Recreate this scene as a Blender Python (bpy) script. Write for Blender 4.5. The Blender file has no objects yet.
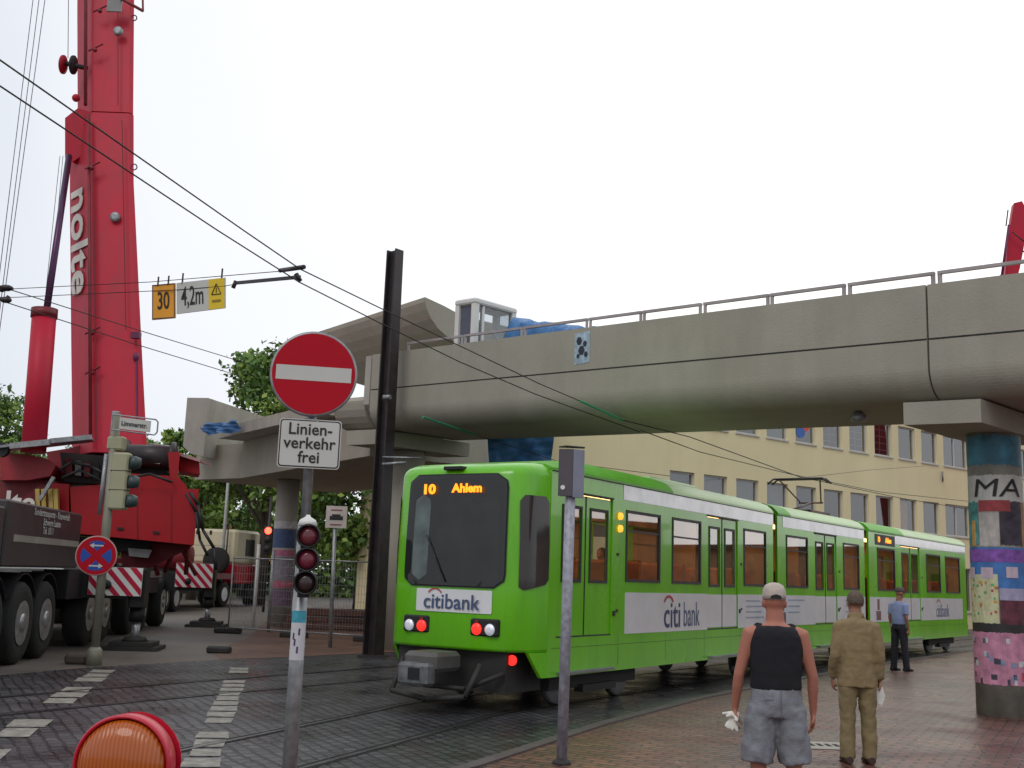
import bpy, bmesh, math, random
from mathutils import Vector, Matrix, Quaternion
import numpy as np
R = math.radians
sc = bpy.context.scene
col = sc.collection

# ---------------------------------------------------------------- camera
FPX = 1100.0; CH = 1.68; ROLL = R(2.0); PITCH = math.atan(194 * math.cos(ROLL) / FPX)
_F = Vector((0, math.cos(PITCH), math.sin(PITCH)))
_R0 = Vector((1, 0, 0)); _U0 = Vector((0, -math.sin(PITCH), math.cos(PITCH)))
_R = math.cos(ROLL) * _R0 + math.sin(ROLL) * _U0
_U = math.cos(ROLL) * _U0 - math.sin(ROLL) * _R0
_C = Vector((0, 0, CH))
cd = bpy.data.cameras.new('camera'); cam = bpy.data.objects.new('camera', cd); col.objects.link(cam)
m = Matrix((( _R.x, _U.x, -_F.x, 0), (_R.y, _U.y, -_F.y, 0), (_R.z, _U.z, -_F.z, CH), (0, 0, 0, 1)))
cam.matrix_world = m
cd.sensor_fit = 'HORIZONTAL'; cd.sensor_width = 36.0; cd.lens = FPX / 1024 * 36.0
cd.clip_start = 0.05; cd.clip_end = 4000
sc.camera = cam

# ---------------------------------------------------------------- sky (overcast) and soft sun
SUN_EL, SUN_ROT = R(48), R(205)
w = bpy.data.worlds.new('World'); sc.world = w; w.use_nodes = True
nt = w.node_tree; nt.nodes.clear()
out = nt.nodes.new('ShaderNodeOutputWorld'); bg = nt.nodes.new('ShaderNodeBackground')
sky = nt.nodes.new('ShaderNodeTexSky'); sky.sky_type = 'NISHITA'; sky.sun_disc = False
sky.sun_elevation = SUN_EL; sky.sun_rotation = SUN_ROT; sky.dust_density = 4.0; sky.air_density = 1.0
tc = nt.nodes.new('ShaderNodeTexCoord')
dot = nt.nodes.new('ShaderNodeVectorMath'); dot.operation = 'DOT_PRODUCT'
dot.inputs[1].default_value = Vector((0.55, 0.75, 0.38)).normalized()
nt.links.new(tc.outputs['Generated'], dot.inputs[0])
nz = nt.nodes.new('ShaderNodeTexNoise'); nz.inputs['Scale'].default_value = 2.2; nz.inputs['Detail'].default_value = 4
nt.links.new(tc.outputs['Generated'], nz.inputs['Vector'])
ad = nt.nodes.new('ShaderNodeMath'); ad.operation = 'MULTIPLY_ADD'
nt.links.new(nz.outputs['Fac'], ad.inputs[0]); ad.inputs[1].default_value = 0.22
nt.links.new(dot.outputs['Value'], ad.inputs[2])
cr = nt.nodes.new('ShaderNodeValToRGB')
e = cr.color_ramp.elements
e[0].position = 0.0; e[0].color = (5.9, 6.1, 6.6, 1)
e[1].position = 1.0; e[1].color = (13.0, 13.0, 12.8, 1)
q_ = cr.color_ramp.elements.new(0.55); q_.color = (7.45, 7.9, 8.6, 1)
q_ = cr.color_ramp.elements.new(0.80); q_.color = (9.7, 9.9, 10.3, 1)
cr.color_ramp.interpolation = 'EASE'
nt.links.new(ad.outputs[0], cr.inputs['Fac'])
mx = nt.nodes.new('ShaderNodeMix'); mx.data_type = 'RGBA'; mx.inputs['Factor'].default_value = 0.93
nt.links.new(sky.outputs[0], mx.inputs[6]); nt.links.new(cr.outputs[0], mx.inputs[7])
nt.links.new(mx.outputs[2], bg.inputs[0]); bg.inputs[1].default_value = 0.10
nt.links.new(bg.outputs[0], out.inputs[0])
sl = bpy.data.lights.new('sun', 'SUN'); sl.energy = 0.7; sl.angle = R(25); sl.color = (1, .97, .92)
so = bpy.data.objects.new('sun', sl); col.objects.link(so)
sd = Vector((math.sin(SUN_ROT) * math.cos(SUN_EL), math.cos(SUN_ROT) * math.cos(SUN_EL), math.sin(SUN_EL)))
so.rotation_euler = sd.to_track_quat('Z', 'Y').to_euler()
sc.view_settings.view_transform = 'Standard'; sc.view_settings.look = 'None'
sc.view_settings.exposure = 0.08; sc.view_settings.gamma = 1.0

# ---------------------------------------------------------------- helpers
def ray(px, py): return _F + (px - 512) / FPX * _R - (py - 384) / FPX * _U
def at(px, py, Y):
    r = ray(px, py); return _C + r * (Y / r.y)
def gnd(px, py, z=0.0):
    r = ray(px, py); return _C + r * ((z - CH) / r.z)

MATS = {}
def mat(name, color, rough=0.6, metal=0.0, var=0.15, scale=3.0, bump=0.0, bscale=40.0, emis=None, estr=0.0, spec=0.5, coat=0.0, dirt=None, dscale=1.0, damt=0.5):
    if name in MATS: return MATS[name]
    ma = bpy.data.materials.new(name); ma.use_nodes = True; t = ma.node_tree; b = t.nodes['Principled BSDF']
    b.inputs['Roughness'].default_value = rough; b.inputs['Metallic'].default_value = metal
    b.inputs['Specular IOR Level'].default_value = spec; b.inputs['Coat Weight'].default_value = coat
    c = (*color, 1)
    tcn = t.nodes.new('ShaderNodeTexCoord')
    geo = t.nodes.new('ShaderNodeNewGeometry')
    n = t.nodes.new('ShaderNodeTexNoise'); n.inputs['Scale'].default_value = scale; n.inputs['Detail'].default_value = 5
    t.links.new(geo.outputs['Position'], n.inputs['Vector'])
    rp = t.nodes.new('ShaderNodeMapRange'); rp.inputs[1].default_value = .3; rp.inputs[2].default_value = .7
    rp.inputs[3].default_value = 1 - var; rp.inputs[4].default_value = 1 + var
    t.links.new(n.outputs['Fac'], rp.inputs[0])
    ml = t.nodes.new('ShaderNodeMix'); ml.data_type = 'RGBA'; ml.blend_type = 'MULTIPLY'; ml.inputs['Factor'].default_value = 1
    ml.inputs[6].default_value = c; t.links.new(rp.outputs[0], ml.inputs[7])
    res = ml.outputs[2]
    if dirt:
        n2 = t.nodes.new('ShaderNodeTexNoise'); n2.inputs['Scale'].default_value = dscale; n2.inputs['Detail'].default_value = 8; n2.inputs['Roughness'].default_value = .65
        mp = t.nodes.new('ShaderNodeMapping'); mp.inputs['Scale'].default_value = (2.2, 2.2, .45)
        t.links.new(geo.outputs['Position'], mp.inputs[0]); t.links.new(mp.outputs[0], n2.inputs['Vector'])
        r2 = t.nodes.new('ShaderNodeMapRange'); r2.inputs[1].default_value = .45; r2.inputs[2].default_value = .75; r2.inputs[3].default_value = 0; r2.inputs[4].default_value = damt
        t.links.new(n2.outputs['Fac'], r2.inputs[0])
        m2 = t.nodes.new('ShaderNodeMix'); m2.data_type = 'RGBA'; t.links.new(r2.outputs[0], m2.inputs['Factor'])
        t.links.new(res, m2.inputs[6]); m2.inputs[7].default_value = (*dirt, 1); res = m2.outputs[2]
    t.links.new(res, b.inputs['Base Color'])
    if rough > .12:
        rr = t.nodes.new('ShaderNodeMapRange'); rr.inputs[3].default_value = max(.05, rough - .1); rr.inputs[4].default_value = min(1, rough + .12)
        t.links.new(n.outputs['Fac'], rr.inputs[0]); t.links.new(rr.outputs[0], b.inputs['Roughness'])
    if bump:
        n3 = t.nodes.new('ShaderNodeTexNoise'); n3.inputs['Scale'].default_value = bscale; n3.inputs['Detail'].default_value = 4
        t.links.new(geo.outputs['Position'], n3.inputs['Vector'])
        bp = t.nodes.new('ShaderNodeBump'); bp.inputs['Strength'].default_value = bump; bp.inputs['Distance'].default_value = .02
        t.links.new(n3.outputs['Fac'], bp.inputs['Height']); t.links.new(bp.outputs[0], b.inputs['Normal'])
    if emis:
        b.inputs['Emission Color'].default_value = (*emis, 1); b.inputs['Emission Strength'].default_value = estr
    MATS[name] = ma
    return ma

def glassmat(name, tint, refl=0.08, rough=0.02, opac=0.0, body=(0.02, 0.02, 0.02)):
    ma = bpy.data.materials.new(name); ma.use_nodes = True; t = ma.node_tree; t.nodes.clear()
    o = t.nodes.new('ShaderNodeOutputMaterial'); tr = t.nodes.new('ShaderNodeBsdfTransparent'); tr.inputs[0].default_value = (*tint, 1)
    gl = t.nodes.new('ShaderNodeBsdfGlossy'); gl.inputs['Roughness'].default_value = rough; gl.inputs[0].default_value = (1, 1, 1, 1)
    fr = t.nodes.new('ShaderNodeLayerWeight'); fr.inputs[0].default_value = .5
    pw = t.nodes.new('ShaderNodeMath'); pw.operation = 'POWER'; pw.inputs[1].default_value = 5.0; t.links.new(fr.outputs['Facing'], pw.inputs[0])
    ad_ = t.nodes.new('ShaderNodeMath'); ad_.operation = 'ADD'; ad_.inputs[1].default_value = refl; ad_.use_clamp = True
    t.links.new(pw.outputs[0], ad_.inputs[0])
    df = t.nodes.new('ShaderNodeBsdfDiffuse'); df.inputs[0].default_value = (*body, 1)
    m0 = t.nodes.new('ShaderNodeMixShader'); m0.inputs[0].default_value = opac
    t.links.new(tr.outputs[0], m0.inputs[1]); t.links.new(df.outputs[0], m0.inputs[2])
    m1 = t.nodes.new('ShaderNodeMixShader'); t.links.new(ad_.outputs[0], m1.inputs[0]); t.links.new(m0.outputs[0], m1.inputs[1]); t.links.new(gl.outputs[0], m1.inputs[2])
    t.links.new(m1.outputs[0], o.inputs[0]); MATS[name] = ma
    return ma

def brickmat(name, c1, c2, cm, bw, bh, mortar, rot, rough, bump=.5, wet=.0, offset=.5, warp=.12):
    ma = bpy.data.materials.new(name); ma.use_nodes = True; t = ma.node_tree; b = t.nodes['Principled BSDF']
    geo = t.nodes.new('ShaderNodeNewGeometry')
    mp = t.nodes.new('ShaderNodeMapping'); mp.inputs['Rotation'].default_value = (0, 0, rot)
    nd = t.nodes.new('ShaderNodeTexNoise'); nd.inputs['Scale'].default_value = 1.3; nd.inputs['Detail'].default_value = 2
    t.links.new(geo.outputs['Position'], nd.inputs['Vector'])
    sc_ = t.nodes.new('ShaderNodeVectorMath'); sc_.operation = 'SCALE'; sc_.inputs['Scale'].default_value = warp
    t.links.new(nd.outputs['Color'], sc_.inputs[0])
    ad_ = t.nodes.new('ShaderNodeVectorMath'); t.links.new(geo.outputs['Position'], ad_.inputs[0]); t.links.new(sc_.outputs[0], ad_.inputs[1])
    t.links.new(ad_.outputs[0], mp.inputs[0])
    br = t.nodes.new('ShaderNodeTexBrick'); br.inputs['Scale'].default_value = 1
    br.inputs['Brick Width'].default_value = bw; br.inputs['Row Height'].default_value = bh; br.inputs['Mortar Size'].default_value = mortar
    br.inputs['Mortar Smooth'].default_value = .4; br.offset = offset
    br.inputs['Color1'].default_value = (*c1, 1); br.inputs['Color2'].default_value = (*c2, 1); br.inputs['Mortar'].default_value = (*cm, 1)
    t.links.new(mp.outputs[0], br.inputs['Vector'])
    n = t.nodes.new('ShaderNodeTexNoise'); n.inputs['Scale'].default_value = .55; n.inputs['Detail'].default_value = 7; n.inputs['Roughness'].default_value = .6
    t.links.new(geo.outputs['Position'], n.inputs['Vector'])
    rp = t.nodes.new('ShaderNodeMapRange'); rp.inputs[1].default_value = .3; rp.inputs[2].default_value = .7; rp.inputs[3].default_value = .6; rp.inputs[4].default_value = 1.4
    t.links.new(n.outputs['Fac'], rp.inputs[0])
    ml = t.nodes.new('ShaderNodeMix'); ml.data_type = 'RGBA'; ml.blend_type = 'MULTIPLY'; ml.inputs['Factor'].default_value = 1
    t.links.new(br.outputs['Color'], ml.inputs[6]); t.links.new(rp.outputs[0], ml.inputs[7])
    t.links.new(ml.outputs[2], b.inputs['Base Color'])
    n2 = t.nodes.new('ShaderNodeTexNoise'); n2.inputs['Scale'].default_value = .9; n2.inputs['Detail'].default_value = 6
    t.links.new(geo.outputs['Position'], n2.inputs['Vector'])
    rr = t.nodes.new('ShaderNodeMapRange'); rr.inputs[1].default_value = .35; rr.inputs[2].default_value = .65; rr.inputs[3].default_value = rough - wet; rr.inputs[4].default_value = rough + .1
    t.links.new(n2.outputs['Fac'], rr.inputs[0]); t.links.new(rr.outputs[0], b.inputs['Roughness'])
    n3 = t.nodes.new('ShaderNodeTexNoise'); n3.inputs['Scale'].default_value = 25
    t.links.new(geo.outputs['Position'], n3.inputs['Vector'])
    mm = t.nodes.new('ShaderNodeMath'); mm.operation = 'MULTIPLY_ADD'; mm.inputs[1].default_value = .35
    t.links.new(n3.outputs['Fac'], mm.inputs[0])
    iv = t.nodes.new('ShaderNodeMath'); iv.operation = 'SUBTRACT'; iv.inputs[0].default_value = 1; t.links.new(br.outputs['Fac'], iv.inputs[1])
    t.links.new(iv.outputs[0], mm.inputs[2])
    bp = t.nodes.new('ShaderNodeBump'); bp.inputs['Strength'].default_value = bump; bp.inputs['Distance'].default_value = .02
    t.links.new(mm.outputs[0], bp.inputs['Height']); t.links.new(bp.outputs[0], b.inputs['Normal'])
    MATS[name] = ma; return ma

class MB:
    def __init__(s, xf=None): s.v = []; s.f = []; s.m = []; s.xf = xf; s.cur = 0; s.sm = False; s.smooth = []
    def vert(s, p):
        p = Vector(p)
        if s.xf: p = Vector(s.xf(p))
        s.v.append(p); return len(s.v) - 1
    def face(s, pts):
        i = [s.vert(p) for p in pts]; s.f.append(i); s.m.append(s.cur); s.smooth.append(s.sm)
    def faces(s, pts, fs):
        b = [s.vert(p) for p in pts]
        for f in fs: s.f.append([b[k] for k in f]); s.m.append(s.cur); s.smooth.append(s.sm)
    def box(s, a, b, bev=0):
        x0, y0, z0 = [min(a[i], b[i]) for i in range(3)]; x1, y1, z1 = [max(a[i], b[i]) for i in range(3)]
        if bev:
            c = bev
            prof = [(x0 + c, y0), (x1 - c, y0), (x1, y0 + c), (x1, y1 - c), (x1 - c, y1), (x0 + c, y1), (x0, y1 - c), (x0, y0 + c)]
            cx, cy = (x0 + x1) / 2, (y0 + y1) / 2
            def ins(p, k): return (p[0] + (k if p[0] < cx else -k), p[1] + (k if p[1] < cy else -k))
            rings = [[(*ins(p, c * .7), z0) for p in prof], [(*p, z0 + c) for p in prof], [(*p, z1 - c) for p in prof], [(*ins(p, c * .7), z1) for p in prof]]
            s.rings(rings); return s
        P = [(x0, y0, z0), (x1, y0, z0), (x1, y1, z0), (x0, y1, z0), (x0, y0, z1), (x1, y0, z1), (x1, y1, z1), (x0, y1, z1)]
        s.faces(P, [(0, 3, 2, 1), (4, 5, 6, 7), (0, 1, 5, 4), (1, 2, 6, 5), (2, 3, 7, 6), (3, 0, 4, 7)]); return s
    def rings(s, rings, cap=True, closed=True):
        n = len(rings[0]); idx = [[s.vert(p) for p in r] for r in rings]
        for a, b in zip(idx[:-1], idx[1:]):
            for k in range(n if closed else n - 1):
                s.f.append([a[k], a[(k + 1) % n], b[(k + 1) % n], b[k]]); s.m.append(s.cur); s.smooth.append(s.sm)
        if cap:
            s.f.append(idx[0][::-1]); s.m.append(s.cur); s.smooth.append(False)
            s.f.append(idx[-1]); s.m.append(s.cur); s.smooth.append(False)
        return s
    def tube(s, a, b, r0, r1=None, n=10, cap=True):
        a = Vector(a); b = Vector(b); r1 = r0 if r1 is None else r1; d = (b - a).normalized()
        q = d.to_track_quat('Z', 'Y'); o = s.sm; s.sm = n > 6
        rg = []
        for c, r in ((a, r0), (b, r1)):
            rg.append([c + q @ Vector((r * math.cos(2 * math.pi * k / n), r * math.sin(2 * math.pi * k / n), 0)) for k in range(n)])
        s.rings(rg, cap); s.sm = o; return s
    def path(s, pts, r, n=8):
        for a, b in zip(pts[:-1], pts[1:]): s.tube(a, b, r, n=n)
        return s
    def lathe(s, o, axis, prof, n=24):
        o = Vector(o); q = Vector(axis).to_track_quat('Z', 'Y'); ol = s.sm; s.sm = True
        s.rings([[o + q @ Vector((r * math.cos(2 * math.pi * k / n), r * math.sin(2 * math.pi * k / n), h)) for k in range(n)] for r, h in prof], True)
        s.sm = ol; return s
    def sphere(s, c, r, nu=14, nv=8, sc_=(1, 1, 1)):
        c = Vector(c); ol = s.sm; s.sm = True; rg = []
        for j in range(nv + 1):
            th = math.pi * (j + .02) / (nv + .04); rg.append([c + Vector((sc_[0] * r * math.sin(th) * math.cos(2 * math.pi * k / nu), sc_[1] * r * math.sin(th) * math.sin(2 * math.pi * k / nu), -sc_[2] * r * math.cos(th))) for k in range(nu)])
        s.rings(rg); s.sm = ol; return s
    def prism(s, poly, ext):
        ext = Vector(ext); a = [Vector(p) for p in poly]; s.rings([a, [p + ext for p in a]]); return s
    def beam(s, a, b, w_, h, up=(0, 0, 1)):
        a = Vector(a); b = Vector(b); d = (b - a).normalized(); u = Vector(up); sx = d.cross(u).normalized(); uy = sx.cross(d).normalized()
        rg = [[c + sx * (i * w_ / 2) + uy * (j * h / 2) for i, j in ((-1, -1), (1, -1), (1, 1), (-1, 1))] for c in (a, b)]
        s.rings(rg); return s
    def build(s, name, mats, parent=None):
        me = bpy.data.meshes.new(name); me.from_pydata([tuple(p) for p in s.v], [], s.f)
        for m_ in (mats if isinstance(mats, (list, tuple)) else [mats]): me.materials.append(m_)
        for p, mi, sm in zip(me.polygons, s.m, s.smooth): p.material_index = mi; p.use_smooth = sm
        bm = bmesh.new(); bm.from_mesh(me); bmesh.ops.recalc_face_normals(bm, faces=bm.faces); bm.to_mesh(me); bm.free()
        o = bpy.data.objects.new(name, me); col.objects.link(o)
        if parent: o.parent = parent
        return o

def tag(o, label, cat, group=None):
    o['label'] = label; o['category'] = cat
    if group: o['group'] = group
    return o
def empty(name, loc, rz=0.0):
    o = bpy.data.objects.new(name, None); col.objects.link(o); o.location = loc; o.rotation_euler = (0, 0, rz); o.empty_display_size = .2
    return o
def struct(o): o['kind'] = 'structure'; return o
def frame(P, deg):
    a = R(deg); u = (math.sin(a), math.cos(a)); n = (-u[1], u[0])
    return lambda p: (P[0] + u[0] * p[0] + n[0] * p[1], P[1] + u[1] * p[0] + n[1] * p[1], p[2])
def text(name, s_, size, material, parent=None, origin=(0, 0, 0), xdir=(1, 0, 0), ydir=(0, 0, 1), ext=0.003, align='CENTER', sx=1.0, bold=0.0, rel=None):
    cu = bpy.data.curves.new('t', 'FONT'); cu.body = s_; cu.size = size; cu.align_x = align; cu.align_y = 'CENTER'; cu.extrude = ext; cu.offset = bold
    cu.resolution_u = 3
    to = bpy.data.objects.new('t', cu); col.objects.link(to)
    dg = bpy.context.evaluated_depsgraph_get(); me = bpy.data.meshes.new_from_object(to.evaluated_get(dg))
    bpy.data.objects.remove(to); bpy.data.curves.remove(cu)
    X = Vector(xdir).normalized(); Yv = Vector(ydir).normalized(); Z = X.cross(Yv)
    O = Vector(origin)
    for v in me.vertices: v.co = O + X * (v.co.x * sx) + Yv * v.co.y + Z * v.co.z
    me.name = name; me.materials.clear(); me.materials.append(material)
    o = bpy.data.objects.new(name, me); col.objects.link(o)
    if parent: o.parent = parent
    return o

# ---------------------------------------------------------------- materials
M_asph = mat('wet asphalt', (.13, .113, .098), .55, var=.3, scale=.7, bump=.5, bscale=60, dirt=(.17, .13, .09), dscale=.25, damt=.6)
M_cob = brickmat('dark basalt setts', (.078, .078, .082), (.036, .037, .042), (.012, .012, .014), .19, .14, .018, R(62), .36, bump=1.0, wet=.16)
M_brick = brickmat('red clay pavers', (.215, .088, .062), (.11, .048, .040), (.028, .018, .016), .26, .13, .018, R(28), .38, bump=.8, wet=.14, warp=.03)
M_brown = brickmat('reddish pavement', (.16, .078, .05), (.12, .065, .045), (.07, .045, .035), .4, .2, .01, R(8), .6, bump=.3, wet=.1)
M_kerb = mat('kerb stone', (.085, .07, .065), .6, var=.2, bump=.3)
M_mark = mat('worn pale paving stone', (.26, .245, .21), .55, var=.4, scale=9, bump=.3, dirt=(.12, .11, .1), dscale=3, damt=.75)
M_rail = mat('rail steel', (.20, .20, .21), .28, metal=.9, var=.2)
M_groove = mat('rail groove', (.010, .010, .010), .7)
M_conc = mat('weathered concrete', (.37, .35, .29), .85, var=.07, scale=1.2, bump=.25, bscale=30, dirt=(.275, .26, .21), dscale=.5, damt=.6)
M_conc2 = mat('pale concrete', (.43, .41, .36), .85, var=.1, scale=1.5, bump=.2, dirt=(.28, .265, .23), dscale=1.1, damt=.6)
M_seam = mat('joint shadow gap', (.03, .03, .028), .9)
M_green = mat('lime green tram paint', (.145, .53, .006), .24, var=.06, coat=.4, scale=.8, dirt=(.07, .30, .012), dscale=1.6, damt=.45)
M_green2 = mat('dusty green roof paint', (.11, .42, .02), .45, var=.1)
M_roofp = mat('pale green roof', (.42, .60, .30), .32, var=.1, metal=.2)
M_band = mat('glossy white foil', (.77, .78, .80), .16, var=.04, coat=.6, spec=.6)
M_silver = mat('silver reflective foil', (.56, .56, .60), .14, metal=.25, var=.25, scale=2.5, coat=.5)
M_black = mat('black rubber', (.012, .012, .013), .55, var=.1)
M_dark = mat('dark underframe', (.03, .028, .026), .7, var=.3)
M_grey = mat('grey steel', (.22, .22, .22), .5, metal=.4, var=.2)
M_galv = mat('galvanised steel', (.33, .345, .36), .45, metal=.55, var=.25, scale=14, dirt=(.20, .19, .17), dscale=6, damt=.6)
M_led = mat('orange led', (.1, .03, 0), .5, emis=(1, .24, .01), estr=2.6)
M_warm = mat('yellow door lamp', (.4, .2, .02), .4, emis=(1, .42, .04), estr=1.35)
M_blue = mat('navy lettering', (.02, .04, .14), .4)
M_citiblue = mat('grey blue lettering', (.07, .10, .20), .4)
M_redp = mat('red emblem', (.42, .015, .03), .4)
M_tail = mat('red tail lamp', (.5, .01, .01), .2, emis=(1, .03, .02), estr=1.3)
M_head = mat('headlamp glass', (.75, .77, .8), .08, metal=.6, emis=(.8, .85, 1), estr=.25)
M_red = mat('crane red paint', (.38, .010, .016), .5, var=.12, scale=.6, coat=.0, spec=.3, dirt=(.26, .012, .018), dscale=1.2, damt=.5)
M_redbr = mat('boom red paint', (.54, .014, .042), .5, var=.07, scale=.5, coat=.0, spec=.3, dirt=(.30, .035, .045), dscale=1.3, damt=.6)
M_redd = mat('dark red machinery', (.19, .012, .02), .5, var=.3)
M_white = mat('white paint', (.75, .75, .72), .5, var=.06)
M_cream = mat('cream cab paint', (.62, .56, .38), .4, var=.07)
M_box = mat('dark grey ballast box', (.045, .038, .042), .45, var=.15)
M_tyre = mat('tyre rubber', (.018, .018, .017), .85, var=.3, bump=.4, bscale=30)
M_rim = mat('wheel rim', (.42, .42, .44), .35, metal=.7, var=.25, scale=8)
M_skin = mat('skin', (.40, .155, .105), .55, var=.08)
M_skin2 = mat('tanned skin', (.33, .16, .10), .55, var=.08)
M_yel = mat('cream yellow render', (.80, .70, .43), .9, var=.04, scale=.4, bump=.1, dirt=(.72, .62, .37), dscale=.35, damt=.6)
M_frame = mat('window frame paint', (.50, .49, .47), .5, var=.08)
M_wood = mat('old timber', (.13, .06, .045), .8, var=.4, scale=8)
M_tarp = mat('blue tarpaulin', (.045, .17, .40), .38, var=.25, scale=5, bump=.8, bscale=7)
M_orange = mat('orange sign', (.85, .36, .02), .5, var=.05)
M_yellow = mat('yellow sign', (.85, .60, .02), .45, var=.05)
M_signr = mat('signal red foil', (.47, .004, .018), .55, var=.04, spec=.2)
M_signw = mat('off white sign', (.60, .60, .56), .4, var=.05)
M_signb = mat('sign blue', (.01, .07, .38), .35)
M_blk = mat('black lettering', (.012, .012, .012), .5)
M_wire = mat('overhead wire', (.025, .022, .022), .6, metal=.3)
M_rust = mat('dark painted steel', (.040, .032, .034), .42, metal=.3, var=.25, scale=6)
M_leafs = [mat('leaf green %d' % i, c, .6, var=.35, scale=.6) for i, c in enumerate([(.12, .21, .03), (.17, .27, .045), (.07, .15, .03), (.24, .33, .06)])]
M_bark = mat('bark', (.07, .055, .04), .9, var=.3)
G_tram = glassmat('tram glass', (.85, .78, .70), .26, opac=.05, body=(.20, .12, .07))
G_far = glassmat('reflection brown far glass', (.4, .3, .22), .08, opac=.78, body=(.30, .17, .085))  # brown body painted in for window reflections, hides the sky beyond
G_dark = glassmat('tinted windscreen', (.62, .66, .66), .05, opac=.15, body=(.02, .022, .022))
G_house = glassmat('window glass', (.6, .62, .62), .16, opac=.25, body=(.05, .055, .055))
G_cab = glassmat('cab glass', (.75, .78, .8), .06)

# ================================================================ THE SETTING
def sheet(name, pts, z, m_, thick=0.0):
    b = MB(); b.face([(x, y, z) for x, y in pts])
    o = b.build(name, m_)
    if o.data.polygons[0].normal.z < 0: o.data.flip_normals()
    return struct(o)
b = MB(); b.face([(-1500, -1500, 0), (1500, -1500, 0), (1500, 1500, 0), (-1500, 1500, 0)]); struct(b.build('ground', M_asph))
near = [(-9, -8), (-4.6, 1), (-2.8, 5), (-1.6, 7.8), (-.25, 10.25), (1.21, 13.55), (3.0, 17.0), (4.75, 19.9), (8.0, 25.0), (15.7, 36.2), (27, 52)]
far = [(15, 50), (4, 34.2), (-2.25, 24.8), (-4, 22.4), (-5.5, 20.6), (-6.7, 18.7), (-7.5, 16.6), (-10.5, 12.5), (-18, 4), (-30, -8)]
sheet('tramway_road', near + far, .004, M_cob)
sheet('pavement', [(60, -8), (60, 52)] + near[::-1], .008, M_brick)
sheet('far_pavement', [(-5.2, 20.95), (-4, 22.4), (-2.25, 24.8), (4, 34.2), (15, 50), (2, 62), (-9, 58), (-9.0, 44), (-6.3, 28), (-5.9, 23)], .008, M_brown)
b = MB()
for (p, q) in zip(near[1:-1], near[2:]):
    b.beam((p[0], p[1], .012), (q[0], q[1], .012), .14, .03)
struct(b.build('kerb', M_kerb))

# tram rails (two tracks), grooved rails set flush in the setts
def track_pt(s, off):
    u = (math.sin(R(32.5)), math.cos(R(32.5))); n = (-u[1], u[0])
    c = (1.08 + n[0] * 1.15, 15.25 + n[1] * 1.15)
    if off < 2:
        lat = 0.0
        if s < -1: lat = -.19 * (-s - 1) * min(1, (-s - 1) / 1.2)
        if s > 8:
            t = s - 8; lat = -.00165 * t * t * 1.35
    else: lat = .045 * (s + 4) if s < -4 else 0
    if off > 2 and s > 8: lat = -.0022 * (s - 8) ** 2
    return (c[0] + u[0] * s + n[0] * (off + lat), c[1] + u[1] * s + n[1] * (off + lat))
def strip(mb, off, wd, z, s0=-16, s1=36):
    ss = np.arange(s0, s1, .75); P = [track_pt(a, off - wd / 2) for a in ss]; Q = [track_pt(a, off + wd / 2) for a in ss]
    for i in range(len(ss) - 1): mb.face([(*P[i], z), (*P[i + 1], z), (*Q[i + 1], z), (*Q[i], z)])
b = MB(); b2 = MB()
for off in (-.72, .72, 3.02, 4.46):
    strip(b2, off, .16, .009); strip(b, off - .025, .055, .014); strip(b, off + .062, .02, .0135)
struct(b2.build('rail_groove', M_groove)); struct(b.build('tram_rail', M_rail))

# pale stone block markings across the setts
rnd = random.Random(4)
b = MB()
for (A, B, n, wd) in (((-6.38, 18.25), (-4.4, 9.7), 13, .36), ((-4.49, 19.46), (-2.42, 9.2), 19, .29)):
    A = Vector(A); B = Vector(B); d = (B - A).normalized(); nn = Vector((-d.y, d.x)); L = (B - A).length / n
    for k in range(n):
        if n == 13 and k in (3, 7, 11): continue
        if n == 19 and k in (2, 13): continue
        if rnd.random() < .08: continue
        c = A + d * (L * (k + .5)); hl = L * rnd.uniform(.37, .44); hw = wd / 2 * rnd.uniform(.9, 1.1)
        j = [rnd.uniform(-.015, .015) for _ in range(8)]
        pts = [c + d * (sx * hl + j[i]) + nn * (sy * hw + j[i + 4]) for i, (sx, sy) in enumerate(((-1, -1), (1, -1), (1, 1), (-1, 1)))]
        b.face([(p.x, p.y, .0105) for p in pts])
struct(b.build('road_marking', M_mark))
b = MB(); b.box((3.0, 12.1, .012), (3.75, 12.65, .016)); struct(b.build('gutter_slab', M_conc2))
b = MB()
for k in range(7): b.box((3.08 + k * .09, 12.3, .0175), (3.13 + k * .09, 12.48, .0185))
struct(b.build('drain_slots', M_groove))

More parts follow.
